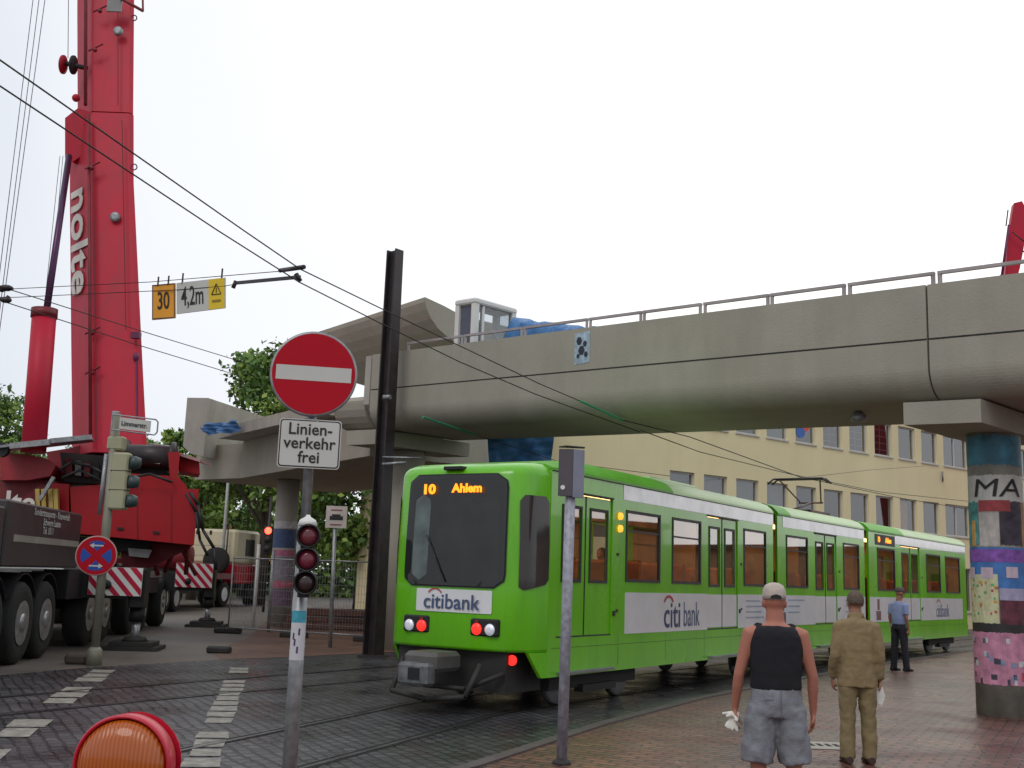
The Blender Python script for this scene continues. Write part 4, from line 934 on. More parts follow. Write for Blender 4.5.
b = MB()
for (x0, y0, x1, y1) in ((176, 545, 165, 572), (180, 545, 196, 575), (188, 546, 186, 574), (150, 545, 158, 575)): b.tube(P(x0, y0, 24.5), P(x1, y1, 24.8), .05, n=8)
b.build('frame_struts', M_redd, MC)
# winch frames on top
for (pts, Y, d, m_) in (([(112, 449), (112, 462), (172, 467), (176, 457), (150, 452)], 23.9, 1.2, M_red),
                        ([(112, 472), (112, 482), (168, 492), (180, 495), (186, 484), (170, 476)], 23.7, 1.3, M_red),
                        ([(168, 452), (170, 478), (180, 494), (187, 488), (178, 476), (180, 452)], 23.65, 1.4, M_red),
                        ([(178, 454), (180, 471), (200, 474), (199, 460)], 24.2, 1.0, M_red),
                        ([(112, 462), (112, 472), (170, 477), (166, 467)], 24.3, .9, M_dark),
                        ([(112, 482), (112, 489), (175, 492), (168, 491)], 24.3, .9, M_dark)):
    wquad('winch_frame', pts, Y, d, m_)
b = MB(); b.prism([P(x, y, 24.0) for x, y in ((177, 452), (177, 455), (200, 462), (200, 459))], (0, .9, 0)); b.build('tail_platform', mat('pale pink steel', (.45, .25, .25), .5), MC)
b = MB(); b.lathe(P(128, 455, 23.9), (1, .1, 0), [(.1, -.1), (.33, -.1), (.33, 0), (.24, .02), (.24, .9), (.33, .92), (.33, 1.0), (.1, 1.0)], 20); b.build('winch_drum', M_rust, MC)
wquad('gearbox', [(136, 453), (138, 462), (160, 464), (160, 455)], 23.8, .6, M_galv)
# left parts: cylinder foot frame, counterweight
wquad('slew_frame', [(0, 452), (0, 480), (28, 480), (50, 476), (56, 465), (48, 459), (30, 455)], 23.6, 1.8, mat('wine red steel', (.33, .02, .03), .45, var=.2))
wquad('slew_frame', [(0, 481), (0, 500), (75, 510), (72, 492), (54, 480)], 24.1, 1.6, M_redd)
wquad('boom_foot_frame', [(46, 452), (56, 484), (100, 484), (112, 455), (100, 440), (70, 448)], 24.9, 1.2, M_redd)
wquad('cab_block', [(0, 500), (0, 530), (56, 532), (52, 486), (40, 484), (20, 500)], 23.9, 1.6, M_redd)
b = MB()
for q, x in enumerate((38, 44, 51, 56)): b.beam(P(x, 489, 23.4), P(x + 1, 513, 23.4), .09, .09, up=(0, 1, 0))
b.build('grille_bars', mat('brass grille', (.50, .36, .10), .35, metal=.5), MC)
text('lettering', 'lte', .62, mat('boom white', (.72, .68, .62), .5), MC, P(20, 503, 23.3), (1, .05, 0), (0, 0, 1), ext=.004, bold=.015)
b = MB(); b.beam(P(40, 500, 23.2), P(54, 477, 23.2), .07, .07); b.build('support_strut', M_galv, MC)
# walkway
b = MB(); 
b.beam(P(2, 449, 23.2), P(92, 438.5, 23.6), .9, .05); b.beam(P(50, 441, 22.8), P(92, 437, 23.1), .08, .10); b.beam(P(10, 446, 22.8), P(50, 442, 22.8), .05, .12); b.build('walkway', M_galv, MC)
b = MB(); b.lathe(P(3, 450, 23.0), (0, -1, 0), [(.16, 0), (.16, .12)], 16); b.build('work_lamp', M_black, MC)
b = MB(); b.lathe(P(114, 441, 23.2), (0, -1, 0), [(.04, -.05), (.07, 0), (.07, .06)], 14); b.build('tail_reflector', M_white, MC)

for (pts, r_) in (([(118, 486), (128, 478), (150, 474), (172, 482)], .03), ([(60, 470), (72, 462), (90, 466), (104, 474)], .035), ([(62, 478), (80, 470), (100, 480)], .03), ([(190, 492), (198, 505), (203, 530), (214, 548), (216, 570)], .035), ([(186, 494), (196, 512), (200, 540), (208, 556)], .03)):
    b = MB(); b.path([P(x, y, 23.4) for x, y in pts], r_, 7); b.build('hydraulic_hose', M_black, MC)
for x0, y0, x1, y1, hh_ in ((8, 447, 90, 437, 11), ):
    b = MB()
    b.tube(P(150, 444, 24.6), P(178, 447, 24.8), .02, n=6); b.tube(P(150, 444, 24.6), P(150, 453, 24.6), .02, n=6); b.tube(P(178, 447, 24.8), P(178, 455, 24.8), .02, n=6); b.tube(P(164, 445, 24.7), P(164, 454, 24.7), .02, n=6); b.build('guard_rail', M_galv, MC)
wquad('dark_recess', [(60, 452), (64, 482), (100, 484), (106, 456)], 24.3, .3, M_dark)
for k in range(4):
    wquad('machinery_block', [(66 + 9 * k, 458 + 2 * k), (66 + 9 * k, 474 + k), (72 + 9 * k, 475 + k), (72 + 9 * k, 459 + 2 * k)], 24.1, .3, (M_redd, M_grey, M_redd, M_dark)[k])
wquad('deck_equipment', [(128, 548), (129, 556), (148, 558), (152, 550)], 23.9, .8, M_grey)
# boom: six-sided box sections, built along its axis
def boom_section(name, stations, m_):
    b = MB(); rg = []
    for (xa, xb, xc, y, Y) in stations:
        B = P(xb, y, Y); C_ = P(xc, y, Y); z = B.z; C_.z = z
        wv = (C_ - B).length; A_ = P(xa, y, Y + wv * .8); A_.z = z
        B2 = B + Vector((wv * .05, -.0, 0))
        D = C_ + Vector((-.12, wv * .35, 0)); E_ = C_ + Vector((-wv * .45, wv * 1.15, 0)); F_ = A_ + Vector((wv * .15, wv * .45, 0))
        bev = B.lerp(C_, .93) 
        rg.append([A_, B, bev, C_ + Vector((0, .10, 0)), D, E_, F_])
    b.rings(rg); return b.build(name, m_, MC)
base_st = [(73, 92, 146, 452, 24.3), (72, 90, 140.5, 345, 24.8), (71, 88.5, 132.5, 180, 25.6), (71.5, 88, 132.5, 112, 25.95)]
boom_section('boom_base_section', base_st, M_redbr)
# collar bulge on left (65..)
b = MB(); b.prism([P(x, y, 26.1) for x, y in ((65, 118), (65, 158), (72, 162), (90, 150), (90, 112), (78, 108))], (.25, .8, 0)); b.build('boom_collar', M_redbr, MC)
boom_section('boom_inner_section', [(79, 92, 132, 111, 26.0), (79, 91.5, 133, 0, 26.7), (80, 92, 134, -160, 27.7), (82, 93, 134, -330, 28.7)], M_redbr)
# boom details: conduit, rails, seams, rings
b = MB(); b.tube(P(85.5, 105, 25.8), P(86, -150, 27.4), .045, n=8); b.tube(P(90.5, 440, 24.15), P(88.8, 115, 25.75), .04, n=8); b.build('boom_conduit', M_redd, MC)
b = MB()
for x0, y0, x1, y1, Y0, Y1 in ((126, 330, 122, 120, 24.72, 25.75), (97, 440, 93, 170, 24.2, 25.5), (118, 105, 118, 0, 25.9, 26.5)): b.beam(P(x0, y0, Y0), P(x1, y1, Y1), .015, .015)
b.build('boom_seam', M_reds, MC)
for (x, y, Y) in ((92, 165, 25.4), (92, 330, 24.7), (95, 47, 26.1), (92, 370, 24.5), (100, 8, 26.3)):
    b = MB(); b.tube(P(x - 7, y + 4, Y), P(x + 8, y - 3, Y), .022, n=6); b.sphere(P(x, y + 3, Y), .06, 8, 6); b.build('boom_fitting', M_redd, MC)
b = MB()
for (x, y, Y) in ((134, 18, 26.4), (134, 167, 25.6)):
    b = MB(); c = P(x, y, Y)
    for k in range(10): a = R(36 * k); a2 = R(36 * k + 36); b.tube(c + Vector((.075 * math.cos(a), 0, .075 * math.sin(a))), c + Vector((.075 * math.cos(a2), 0, .075 * math.sin(a2))), .016, n=5)
    b.build('boom_ring', mat('purple red steel', (.14, .02, .08), .5), MC)
b = MB(); b.box(P(133, 333, 24.75), P(139, 338, 24.6)); b.tube(P(137, 430, 24.4), P(136, 357, 24.7), .018, n=6); b.sphere(P(136, 357, 24.7), .07, 8, 6, (1, 1, 1.6)); b.build('sensor_rod', mat('purple red steel', (.14, .02, .08), .5), MC)
for (x, y, Y) in ((118, 31, 26.3), (115, 217, 25.35)): b = MB(); b.lathe(P(x, y, Y - .02), (0, -1, 0), [(.12, -.05), (.12, .03), (.06, .04)], 16); b.build('boom_lamp', M_galv, MC)
b = MB(); b.box(P(107, 12, 26.3), P(122, 0, 26.25)); b.build('boom_plate', M_grey, MC)
b = MB(); b.tube(P(120, -2, 26.2), P(143, 11, 26.2), .04, n=6); b.tube(P(143, 11, 26.2), P(142, -30, 26.4), .03, n=6); b.build('boom_ladder', M_redd, MC)
# rope guide pulley on the left of the boom
b = MB(); pc = P(68, 64, 26.3); b.tube(pc + Vector((-.22, 0, .05)), pc + Vector((.5, 0, -.1)), .06, n=10); b.build('pulley_axle', M_dark, MC)
for dx, m_ in ((-.12, M_redbr), (.14, M_dark)):
    b = MB(); b.lathe(pc + Vector((dx, 0, -.02)), (1, 0, -.1), [(.1, -.03), (.24, -.02), (.24, .02), (.1, .06)], 20); b.build('pulley', m_, MC)
b = MB(); b.sphere(P(76, 98, 26.1), .1); b.build('boom_knob', M_redbr, MC)
# boom lettering: reads downwards on the narrow left face
BT = P(79.3, 178, 25.95); BB = P(80.6, 302, 25.3)
dn = (BB - BT).normalized(); upd = (P(88.5, 240, 25.33) - P(71.5, 240, 26.13)); upd.z = 0; upd.normalize(); fnm = Vector((upd.y, -upd.x, 0))
Lc_o = (P(88.8, 240, 25.33) + P(71.6, 240, 26.13)) / 2 + fnm * .03
Lc = text('lettering', 'nolte', 1.42, mat('boom white', (.72, .68, .62), .5), MC, Lc_o, dn, upd, ext=.01, bold=.028, sx=1.0)
# luffing cylinder
b = MB(); b.tube(P(33.5, 452, 23.5), P(44.5, 312, 23.7), .255, n=24); cy = b.build('luffing_cylinder', M_redbr, MC)
b = MB(); b.tube(P(44, 318, 23.7), P(44.7, 309, 23.7), .28, n=24); b.build('cylinder_collar', M_redd, cy)
b = MB(); b.tube(P(46.5, 311, 23.7), P(69, 156, 25.6), .075, n=14); b.build('cylinder_rod', mat('dark chrome rod', (.08, .03, .08), .3, metal=.6), cy)
# hoist ropes
b = MB()
for (x0, y0, x1, y1) in ((34, -8, 1, 262), (40, -8, 8, 245), (46, -8, 12, 240)):
    d = P(x0, y0, 25) - P(x1, y1, 24.2); b.tube(P(x1, y1, 24.2) - d * .45, P(x0, y0, 25) + d * 1.1, .010, n=5)
b.tube(P(70, -160, 26.8), P(68, 58, 26.3), .010, n=5)
for dx in (0, 5): b.tube(P(44 + dx, 310, 24.3), P(60 + dx * .6, 156, 25.9), .008, n=5)
b.build('hoist_rope', mat('steel rope', (.16, .15, .18), .5, metal=.5), MC)
tag(MC, 'huge red mobile crane with raised telescopic boom lettered in white on outrigger pads', 'crane')

# ================================================================ FLATBED TRUCK WITH CREAM CAB
TX = frame((-12.45, 47.6), 10.0); TK = empty('flatbed_truck', (-12.45, 47.6, 0)); tk = lambda p: Vector(TX(p)) - Vector(TK.location)
def tbox(name, a, c, m_, bev=0, par=None, own=None, q=None):
    b = MB(q or tk); b.box(a, c, bev); return b.build(name, m_, par or own or TK)
def twheel(q, own, s, w_, r_=.55):
    sg = 1 if w_ < 1 else -1
    b = MB(q); b.lathe((s, w_, r_), (0, sg, 0), [(.28, .02), (r_ * .94, 0), (r_, .05), (r_, .28), (.28, .3)], 24); t = b.build('wheel', M_tyre, own)
    b = MB(q); b.lathe((s, w_, r_), (0, sg, 0), [(.30, 0), (.2, .08), (.1, .02), (.03, 0)], 16); b.build('rim', M_rim, t)
tbox('flatbed', (-2.6, .0, 1.2), (2.1, 2.5, 1.45), M_redd); tbox('truck_frame', (-2.2, .7, .7), (5.6, 1.8, 1.19), M_dark)
for s in (0, 1.35, 4.4):
    for w_ in (0.0, 2.5): twheel(tk, TK, s, w_)
cb_ = tbox('cab', (2.3, .02, 1.85), (5.0, 2.5, 3.40), M_cream, .12)
tbox('cab_lower', (2.32, .0, 1.0), (5.02, 2.48, 1.84), M_signr, .03)
tbox('cab_window', (3.3, .005, 2.25), (4.3, .018, 3.0), M_black, 0, cb_)
for w_ in (.6, 1.25, 1.9): tbox('roof_marker', (2.27, w_, 3.15), (2.298, w_ + .1, 3.33), M_black, 0, cb_)
for z in (2.2, 2.65): tbox('panel_line', (2.292, .3, z), (2.2975, 2.2, z + .015), M_grey, 0, cb_)
b = MB(tk); b.lathe((1.6, .62, 1.98), (-1, 0, 0), [(.30, -.12), (.57, -.14), (.6, -.08), (.6, .08), (.57, .14), (.30, .12)], 26); sp = b.build('spare_wheel', M_tyre, TK)
b = MB(tk); b.lathe((1.6, .62, 1.98), (-1, 0, 0), [(.299, .08), (.2, .03), (.08, .03)], 18); b.build('rim', mat('rusty rim', (.16, .04, .03), .6), sp)
b = MB(tk); b.tube((2.1, .4, 1.5), (2.1, .4, 3.6), .035); b.build('exhaust_stack', M_rust, TK)
b = MB(tk); b.lathe((2.7, .6, 3.40), (0, 0, 1), [(.08, 0), (.08, .12), (.02, .15)], 12); b.build('beacon_light', mat('dull orange beacon', (.5, .12, .04), .4), TK)
tag(TK, 'flatbed truck with cream cab and upright spare wheel parked beyond the crane', 'truck')
LT = empty('low_trailer', (-12.3, 39.5, 0)); LX = frame((-12.3, 39.5), 1.0); lt = lambda p: Vector(LX(p)) - Vector(LT.location)
tbox('trailer_deck', (-.8, .0, 1.05), (6.5, 2.5, 1.3), M_dark, own=LT, q=lt); tbox('trailer_frame', (-.8, .7, .6), (6.5, 1.8, 1.04), M_dark, own=LT, q=lt)
for s in (1.2, 2.5):
    for w_ in (0.0, 2.5): twheel(lt, LT, s, w_, .5)
b = MB(lt); b.lathe((3.6, -.1, 1.95), (0, 1, .1), [(.1, 0), (.5, .05), (.5, 1.6), (.1, 1.65)], 20); b.build('red_winch', M_redd, LT)
tbox('load_block', (4.6, .2, 1.31), (6.2, 2.3, 1.75), M_dark, .03, own=LT, q=lt)
tag(LT, 'dark low trailer carrying a red winch between crane and cream cab truck', 'trailer')

# ================================================================ STEEL MAST
p0 = Vector((-2.62, 22.9, 0)); MS = empty('steel_mast', p0)
def hprof(w_, d, t): return [(-w_, -d), (w_, -d), (w_, -d + t), (t / 2, -d + t), (t / 2, d - t), (w_, d - t), (w_, d), (-w_, d), (-w_, d - t), (-t / 2, d - t), (-t / 2, -d + t), (-w_, -d + t)]
b = MB(); rz = R(50); rg = []
for z, k in ((0, .92), (8.55, .76)):
    rg.append([(x * math.cos(rz) - y * math.sin(rz), x * math.sin(rz) + y * math.cos(rz), z) for x, y in hprof(.15 * k, .19 * k, .035)])
b.rings(rg); b.build('mast_column', M_rust, MS)
b = MB(); b.box((-.28, -.28, .0), (.28, .28, .06)); b.build('base_plate', M_rust, MS)
b = MB(); b.tube((-.05, -.22, 5.3), (.1, -.3, 5.3), .05); b.tube((0, -.22, 3.9), (.5, -.3, 3.95), .03); b.tube((0, -.22, 4.05), (.8, -.3, 4.05), .02); b.build('wire_clamp', M_galv, MS)
tag(MS, 'tall dark rusty steel catenary mast standing left of the tram front', 'mast')

# ================================================================ SIGNS
def disc(mb, c, nrm, r_, th=.006, n=48): mb.lathe(c, nrm, [(r_ * .98, -th), (r_, -th * .5), (r_, 0)], n)
# no entry
NE = empty('no_entry_sign_post', (-1.40, 7.72, 0)); L0 = Vector(NE.location); rl = lambda p: Vector(p) - L0
b = MB(rl); b.tube((-1.40, 7.72, 0), (-1.405, 7.72, 2.0), .050, n=18); b.tube((-1.405, 7.72, 2.0), (-1.41, 7.72, 3.3), .035, n=16); b.build('post', M_galv, NE)
face = Vector((.18, -.98, 0)).normalized(); right = Vector((.98, .18, 0)).normalized()
sc0 = Vector((-1.40, 7.64, 3.05))
b = MB(rl); b.lathe(sc0, face, [(.292, -.03), (.305, -.03), (.305, 0), (.292, .003), (.0292, .003)], 56); sg_ = b.build('round_sign', M_galv, NE)
b = MB(rl); b.lathe(sc0 + face * .004, face, [(.289, 0), (.289, .002)], 56); b.build('sign_face', M_signr, sg_)
b = MB(rl); c = sc0 + face * .0075 + Vector((0, 0, .0)); b.face([c + right * a + Vector((0, 0, z)) for a, z in ((-.262, -.052), (.262, -.052), (.262, .052), (-.262, .052))]); b.build('white_bar', M_signw, sg_)
pc = Vector((-1.40, 7.655, 2.555)); 
def rrect(c, X, hw, hh, r_, off, nrm):
    pts = []
    for cx2, cy2, a0 in ((hw - r_, hh - r_, 0), (-hw + r_, hh - r_, 90), (-hw + r_, -hh + r_, 180), (hw - r_, -hh + r_, 270)):
        for k in range(5): a = R(a0 + 22.5 * k); pts.append(c + X * (cx2 + r_ * math.cos(a)) + Vector((0, 0, cy2 + r_ * math.sin(a))) + nrm * off)
    return pts
b = MB(rl); b.prism(rrect(pc, right, .215, .172, .025, 0, face), -face * .01); pt_ = b.build('text_plate', M_signw, NE)
b = MB(rl); b.face(rrect(pc, right, .208, .165, .022, .002, face)); b.build('black_border', M_blk, pt_)
b = MB(rl); b.face(rrect(pc, right, .200, .157, .018, .004, face)); b.build('plate_face', M_signw, pt_)
for k, st in enumerate(('Linien-', 'verkehr', 'frei')): text('lettering', st, .115, M_blk, pt_, pc + face * .007 + Vector((0, 0, .098 - k * .098)) - L0, right, (0, 0, 1), ext=.001, bold=.0012, sx=.98)
b = MB(rl)
for z in (2.70, 2.40, 2.90, 3.2): b.box((-1.46, 7.66, z), (-1.35, 7.76, z + .03))
b.build('clamp', M_galv, NE)
# stickers
def stick(z0, z1, m_, r_=.052):
    b = MB(rl); b.sm = True
    for k in range(10):
        A = R(-160 + 14 * k); B = R(-146 + 14 * k)
        b.face([(-1.402 + r_ * math.cos(A), 7.72 + r_ * math.sin(A), z0), (-1.402 + r_ * math.cos(B), 7.72 + r_ * math.sin(B), z0), (-1.402 + r_ * math.cos(B), 7.72 + r_ * math.sin(B), z1), (-1.402 + r_ * math.cos(A), 7.72 + r_ * math.sin(A), z1)])
    return b.build('sticker', m_, NE)
stick(1.33, 1.41, mat('cyan sticker', (.05, .32, .42), .5, var=.3, scale=20)); st2 = stick(1.08, 1.33, mat('white sticker', (.55, .55, .58), .6, var=.1))
for z, d in ((1.27, 20), (1.2, -10), (1.15, 12), (1.24, -22)):
    b = MB(rl); a = R(-95 + d); b.face([(-1.402 + .0535 * math.cos(a + q * .12), 7.72 + .0535 * math.sin(a + q * .12), z + h_ * .02) for q, h_ in ((-1, -1), (1, -1.3), (1.3, 1), (-.6, 1.2))]); b.build('sticker_print', mat('black scrawl', (.08, .05, .12), .6), st2)
# three lens signal on the post
TS = empty('tram_signal', (-1.36, 7.60, 1.5)); tag(TS, 'small dark three lens tram signal mounted on the no entry sign post', 'traffic light'); L1 = Vector(TS.location); r1 = lambda p: Vector(p) - L1
fc = Vector((.05, -1, 0)).normalized()
for k, (z, cc, nm) in enumerate(((1.915, (.14, .02, .03), 'dull red glass a'), (1.755, (.17, .015, .035), 'dull red glass b'), (1.60, (.035, .014, .016), 'black glass'))):
    b = MB(r1); c = Vector((-1.352, 7.60, z)); b.lathe(c, fc, [(.05, -.08), (.074, -.06), (.082, 0), (.082, .045), (.072, .05), (.070, .0)], 28); h = b.build('signal_housing', M_black, TS)
    b = MB(r1); b.lathe(c + fc * .002, fc, [(.068, 0), (.06, .014), (.03, .024), (.01, .026)], 24); b.build('lens', mat(nm, cc, .15, spec=.7), h)
b = MB(r1); b.lathe((-1.37, 7.62, 1.985), (0, 0, 1), [(.07, 0), (.055, .04), (.02, .06), (.012, .075)], 18); b.build('top_cap', M_white, TS)
b = MB(r1); b.box((-1.41, 7.625, 1.50), (-1.33, 7.655, 2.02)); b.build('mounting_plate', M_dark, TS)
tag(NE, 'red round no entry sign with white text plate on a grey steel post', 'road sign')

# bare pole in front of the tram with edge-on double sign
p = Vector((.58, 10.6, 0)); DP = empty('stop_sign_post', p); 
b = MB(); b.tube((0, 0, 0), (.02, 0, 2.85), .05, n=18); b.build('post', mat('scuffed grey post', (.36, .37, .43), .5, metal=.2, var=.3, scale=22, dirt=(.20, .17, .17), dscale=12), DP)
b = MB(); b.prism([(-.105, -.06, 2.47), (.03, -.09, 2.47), (.03, -.09, 2.92), (-.105, -.06, 2.92)], (.02, .05, 0)); s_ = b.build('sign_panel', mat('dark sign back', (.085, .075, .09), .5), DP)
b = MB(); b.prism([(.034, -.09, 2.46), (.145, -.02, 2.46), (.145, -.02, 2.92), (.034, -.09, 2.92)], (-.01, .05, 0)); s2_ = b.build('sign_panel', mat('grey sign panel', (.24, .25, .32), .45), DP)
b = MB(); b.prism([(-.04, -.10, 2.94), (.145, -.03, 2.94), (.145, .03, 2.94), (-.105, .0, 2.94)], (0, 0, .012)); b.build('sign_cap', M_dark, DP)
b = MB(); b.lathe((-.06, -.072, 2.55), (-.2, -1, 0), [(.022, 0), (.022, .006)], 14); b.build('sticker', M_white, s_)
b = MB(); b.lathe((0, 0, 0), (0, 0, 1), [(.09, .0), (.085, .03), (.055, .05)], 16); b.build('base_collar', M_dark, DP)
tag(DP, 'scuffed grey post with narrow folded sign panels in front of the tram door', 'sign post')

# no stopping sign + street sign + traffic light at left
p = Vector((-6.84, 19.0, 0)); NS = empty('traffic_light_post', p)
b = MB(); b.tube((0, 0, 0), (-.02, 0, 4.25), .075, n=18); b.lathe((0, 0, 0), (0, 0, 1), [(.13, 0), (.12, .25), (.08, .3)], 16); b.build('post', mat('olive grey post', (.25, .24, .19), .55, metal=.2, var=.15), NS)
b = MB(); b.box((-.0, -.10, 2.60), (.29, .12, 3.58), .03); hd = b.build('signal_housing', mat('beige signal back', (.38, .38, .24), .5, var=.06), NS)
for z in (2.93, 3.26): b = MB(); b.box((-.003, -.103, z), (.303, .123, z + .012)); b.build('housing_joint', M_dark, hd)
for z in (2.76, 3.09, 3.42): b = MB(); b.lathe((.30, .0, z), (1, .25, -.05), [(.115, 0), (.115, .08), (.085, .17), (.02, .18)], 18); b.build('visor', mat('dark green visor', (.045, .07, .07), .4), hd)
b = MB(); b.box((-.12, -.08, 3.62), (.16, .14, 3.86), .03); b.build('junction_box', MATS['beige signal back'], NS)
b = MB(); b.box((-.09, -.05, 3.88), (.02, .05, 4.3), .01); b.build('post_head', M_galv, NS)
b = MB(); b.tube((-.14, -.03, 2.5), (-.12, -.03, 3.55), .035, n=10); b.build('cable_pipe', M_galv, NS)
tag(NS, 'olive grey post carrying a beige backed traffic light in front of the crane', 'traffic light')
NP = empty('no_stopping_sign', (-6.93, 18.88, 1.81)); sc1 = Vector((0, 0, 0)); fc = Vector((.3, -.95, 0)).normalized(); rt_ = Vector((.95, .3, 0)).normalized()
b = MB(); b.lathe(sc1, fc, [(.325, -.02), (.335, -.02), (.335, 0), (.32, .003)], 44); q0 = b.build('sign_plate', mat('pale pink rim', (.55, .30, .28), .4), NP)
b = MB(); b.lathe(sc1 + fc * .004, fc, [(.315, 0), (.315, .002)], 44); b.build('red_ring', M_signr, q0)
def sector(a0, a1, r_, off, m_, n=7):
    b = MB(); pts = []
    for k in range(n + 1): a = R(a0 + (a1 - a0) * k / n); pts.append(sc1 + fc * off + rt_ * (r_ * math.cos(a)) + Vector((0, 0, r_ * math.sin(a))))
    am = R((a0 + a1) / 2); tip = sc1 + fc * off + rt_ * (.075 * math.cos(am)) + Vector((0, 0, .075 * math.sin(am))); b.face(pts + [tip]); return b.build('blue_field', m_, q0)
for a in (0, 90, 180, 270): sector(a - 30, a + 30, .25, .009, M_signb)
for sgn, z in ((-1, .17), (1, -.17)):
    b = MB(); o_ = sc1 + fc * .012
    b.face([o_ + rt_ * (sgn * x) + Vector((0, 0, z + y)) for x, y in ((-.10, -.012), (.05, -.012), (.05, -.045), (.12, 0), (.05, .045), (.05, .012), (-.10, .012))]); b.build('white_arrow', M_signw, q0)
tag(NP, 'round red and blue no stopping sign with two white arrows before the crane', 'road sign')
SN = empty('street_name_sign', (-6.5, 18.9, 4.08)); X = Vector((.97, .22, 0))
b = MB(); b.prism([X * a + Vector((0, 0, z)) for a, z in ((-.25, -.10), (.26, -.13), (.26, .07), (-.25, .10))], (.0, .03, 0)); q0 = b.build('name_plate', M_signw, SN)
t_ = text('lettering', 'Limmerstr.', .115, M_blk, q0, Vector((0, -.012, -.015)), Vector((.97, .22, -.06)), (0, 0, 1), ext=.001, bold=.002, sx=.85)
b = MB(); fr_ = [X * a + Vector((0, .015, z)) for a, z in ((-.38, -.12), (.34, -.17), (.38, -.12), (.38, .06), (.34, .10), (-.38, .14))]
b.path(fr_ + [fr_[0]], .014, 6); b.build('sign_frame', M_galv, SN)
tag(SN, 'small white street name plate in a tube frame on top of the traffic light post', 'street sign')
b = MB(); b.box((-7.35, 19.0, 0), (-6.98, 19.35, .17), .04); tag(b.build('footing_block', mat('brown footing', (.09, .07, .055), .8)), 'small dark footing block on the ground beside the traffic light post', 'block')

# info sign post near mast
p = gnd(330, 648); IS = empty('information_sign', p)
b = MB(); b.tube((0, 0, 0), (-.06, 0, 2.95), .045, n=12); b.build('post', M_galv, IS)
b = MB(); b.box((-.27, -.06, 2.66), (.21, -.045, 3.16)); q0 = b.build('sign_panel', mat('pale rose panel', (.55, .48, .44), .5), IS)
b = MB(); b.box((-.18, -.067, 2.84), (.12, -.061, 2.93)); b.box((-.13, -.067, 2.93), (.06, -.061, 2.97)); b.build('tram_pictogram', M_blk, q0)
b = MB(); b.box((-.16, -.067, 3.05), (.1, -.061, 3.08)); b.box((-.16, -.067, 2.72), (.1, -.061, 2.75)); b.build('small_print', mat('red brown print', (.25, .09, .08), .6), q0)
tag(IS, 'small pale square sign with a vehicle pictogram on a thin pole', 'information sign')

# ---- hanging clearance signs and overhead wires
HS = at(162, 300, 16.6)
def hang_sign(name, px0, px1, yt0, yt1, yb0, yb1, Y0, Y1, m_):
    o = empty(name, at((px0 + px1) / 2, yt0, (Y0 + Y1) / 2)); L = Vector(o.location)
    c = [at(px0, yt0, Y0) - L, at(px1, yt1, Y1) - L, at(px1, yb1, Y1) - L, at(px0, yb0, Y0) - L]
    nrm = (c[1] - c[0]).cross(c[3] - c[0]).normalized()
    if nrm.y > 0: nrm = -nrm
    b = MB(); b.prism(c, -nrm * .02); pl2 = b.build('plate', m_, o)
    return o, pl2, c, nrm
o, q0, c, nrm = hang_sign('speed_limit_sign', 152, 175, 285, 283, 320, 318, 17.0, 16.75, M_orange)
X = (c[1] - c[0]).normalized(); mid = sum(c, Vector()) / 4
b = MB(); Z_ = (c[0] - c[3]).normalized(); hw = (c[1] - c[0]).length / 2; hh = (c[0] - c[3]).length / 2
def bord(mid, X, Z_, hw, hh, t, off, nrm, name, m_, par):
    b = MB()
    for x0, x1, z0, z1 in ((-hw, hw, hh - t, hh), (-hw, hw, -hh, -hh + t), (-hw, -hw + t, -hh + t, hh - t), (hw - t, hw, -hh + t, hh - t)):
        b.face([mid + X * x + Z_ * z + nrm * off for x, z in ((x0, z0), (x1, z0), (x1, z1), (x0, z1))])
    b.build(name, m_, par)
bord(mid, X, Z_, hw - .005, hh - .005, .018, .003, nrm, 'border', M_rust, q0)
text('lettering', '30', .40, M_blk, q0, mid + nrm * .006, X, Z_, ext=.001, bold=.004, sx=.70)
for k in (.25, .7): b = MB(); q_p = c[0].lerp(c[1], k); b.tube(q_p + Vector((0, .01, -.03)), q_p + Vector((0, .01, .13)), .014, n=6); b.build('hook', M_rust, o)
tag(o, 'orange speed sign reading 30 hanging from the overhead span wire', 'hanging sign')
o, q0, c, nrm = hang_sign('clearance_sign', 176.5, 225, 283, 277.5, 314, 308, 16.7, 16.2, M_signw)
X = (c[1] - c[0]).normalized(); Z_ = (c[0] - c[3]).normalized(); mid = sum(c, Vector()) / 4; Lw = (c[1] - c[0]).length; hh = (c[0] - c[3]).length / 2
text('lettering', '4,2m', .43, M_blk, q0, mid - X * Lw * .16 + nrm * .006, X, Z_, ext=.001, bold=.003, sx=.56)
b = MB(); b.face([mid + nrm * .004 + X * x + Z_ * z for x, z in ((Lw * .17, -hh + .015), (Lw * .49, -hh + .015), (Lw * .49, hh - .01), (Lw * .17, hh - .01))]); yf = b.build('yellow_field', M_yellow, q0)
tc0 = mid + X * Lw * .33 + nrm * .008; b = MB()
tri = [tc0 + X * (.11 * math.cos(R(a))) + Z_ * (.11 * math.sin(R(a)) + .05) for a in (90, 210, 330)]
b.path(tri + [tri[0]], .008, 5); b.tube(tc0 + Z_ * .10, tc0 + Z_ * .02, .008, n=5); b.build('warning_triangle', M_blk, yf)
b = MB(); b.face([tc0 + X * x + Z_ * z for x, z in ((-.09, -.13), (.09, -.13), (.09, -.09), (-.09, -.09))]); b.build('small_print', mat('dull olive print', (.30, .2, .02), .6), yf)
for k in (.12, .93): b = MB(); q_p = c[0].lerp(c[1], k); b.tube(q_p + Vector((0, .01, -.03)), q_p + Vector((0, .01, .15)), .014, n=6); b.build('hook', M_rust, o)
tag(o, 'white sign reading 4,2m with yellow warning field hanging from the span wire', 'hanging sign')

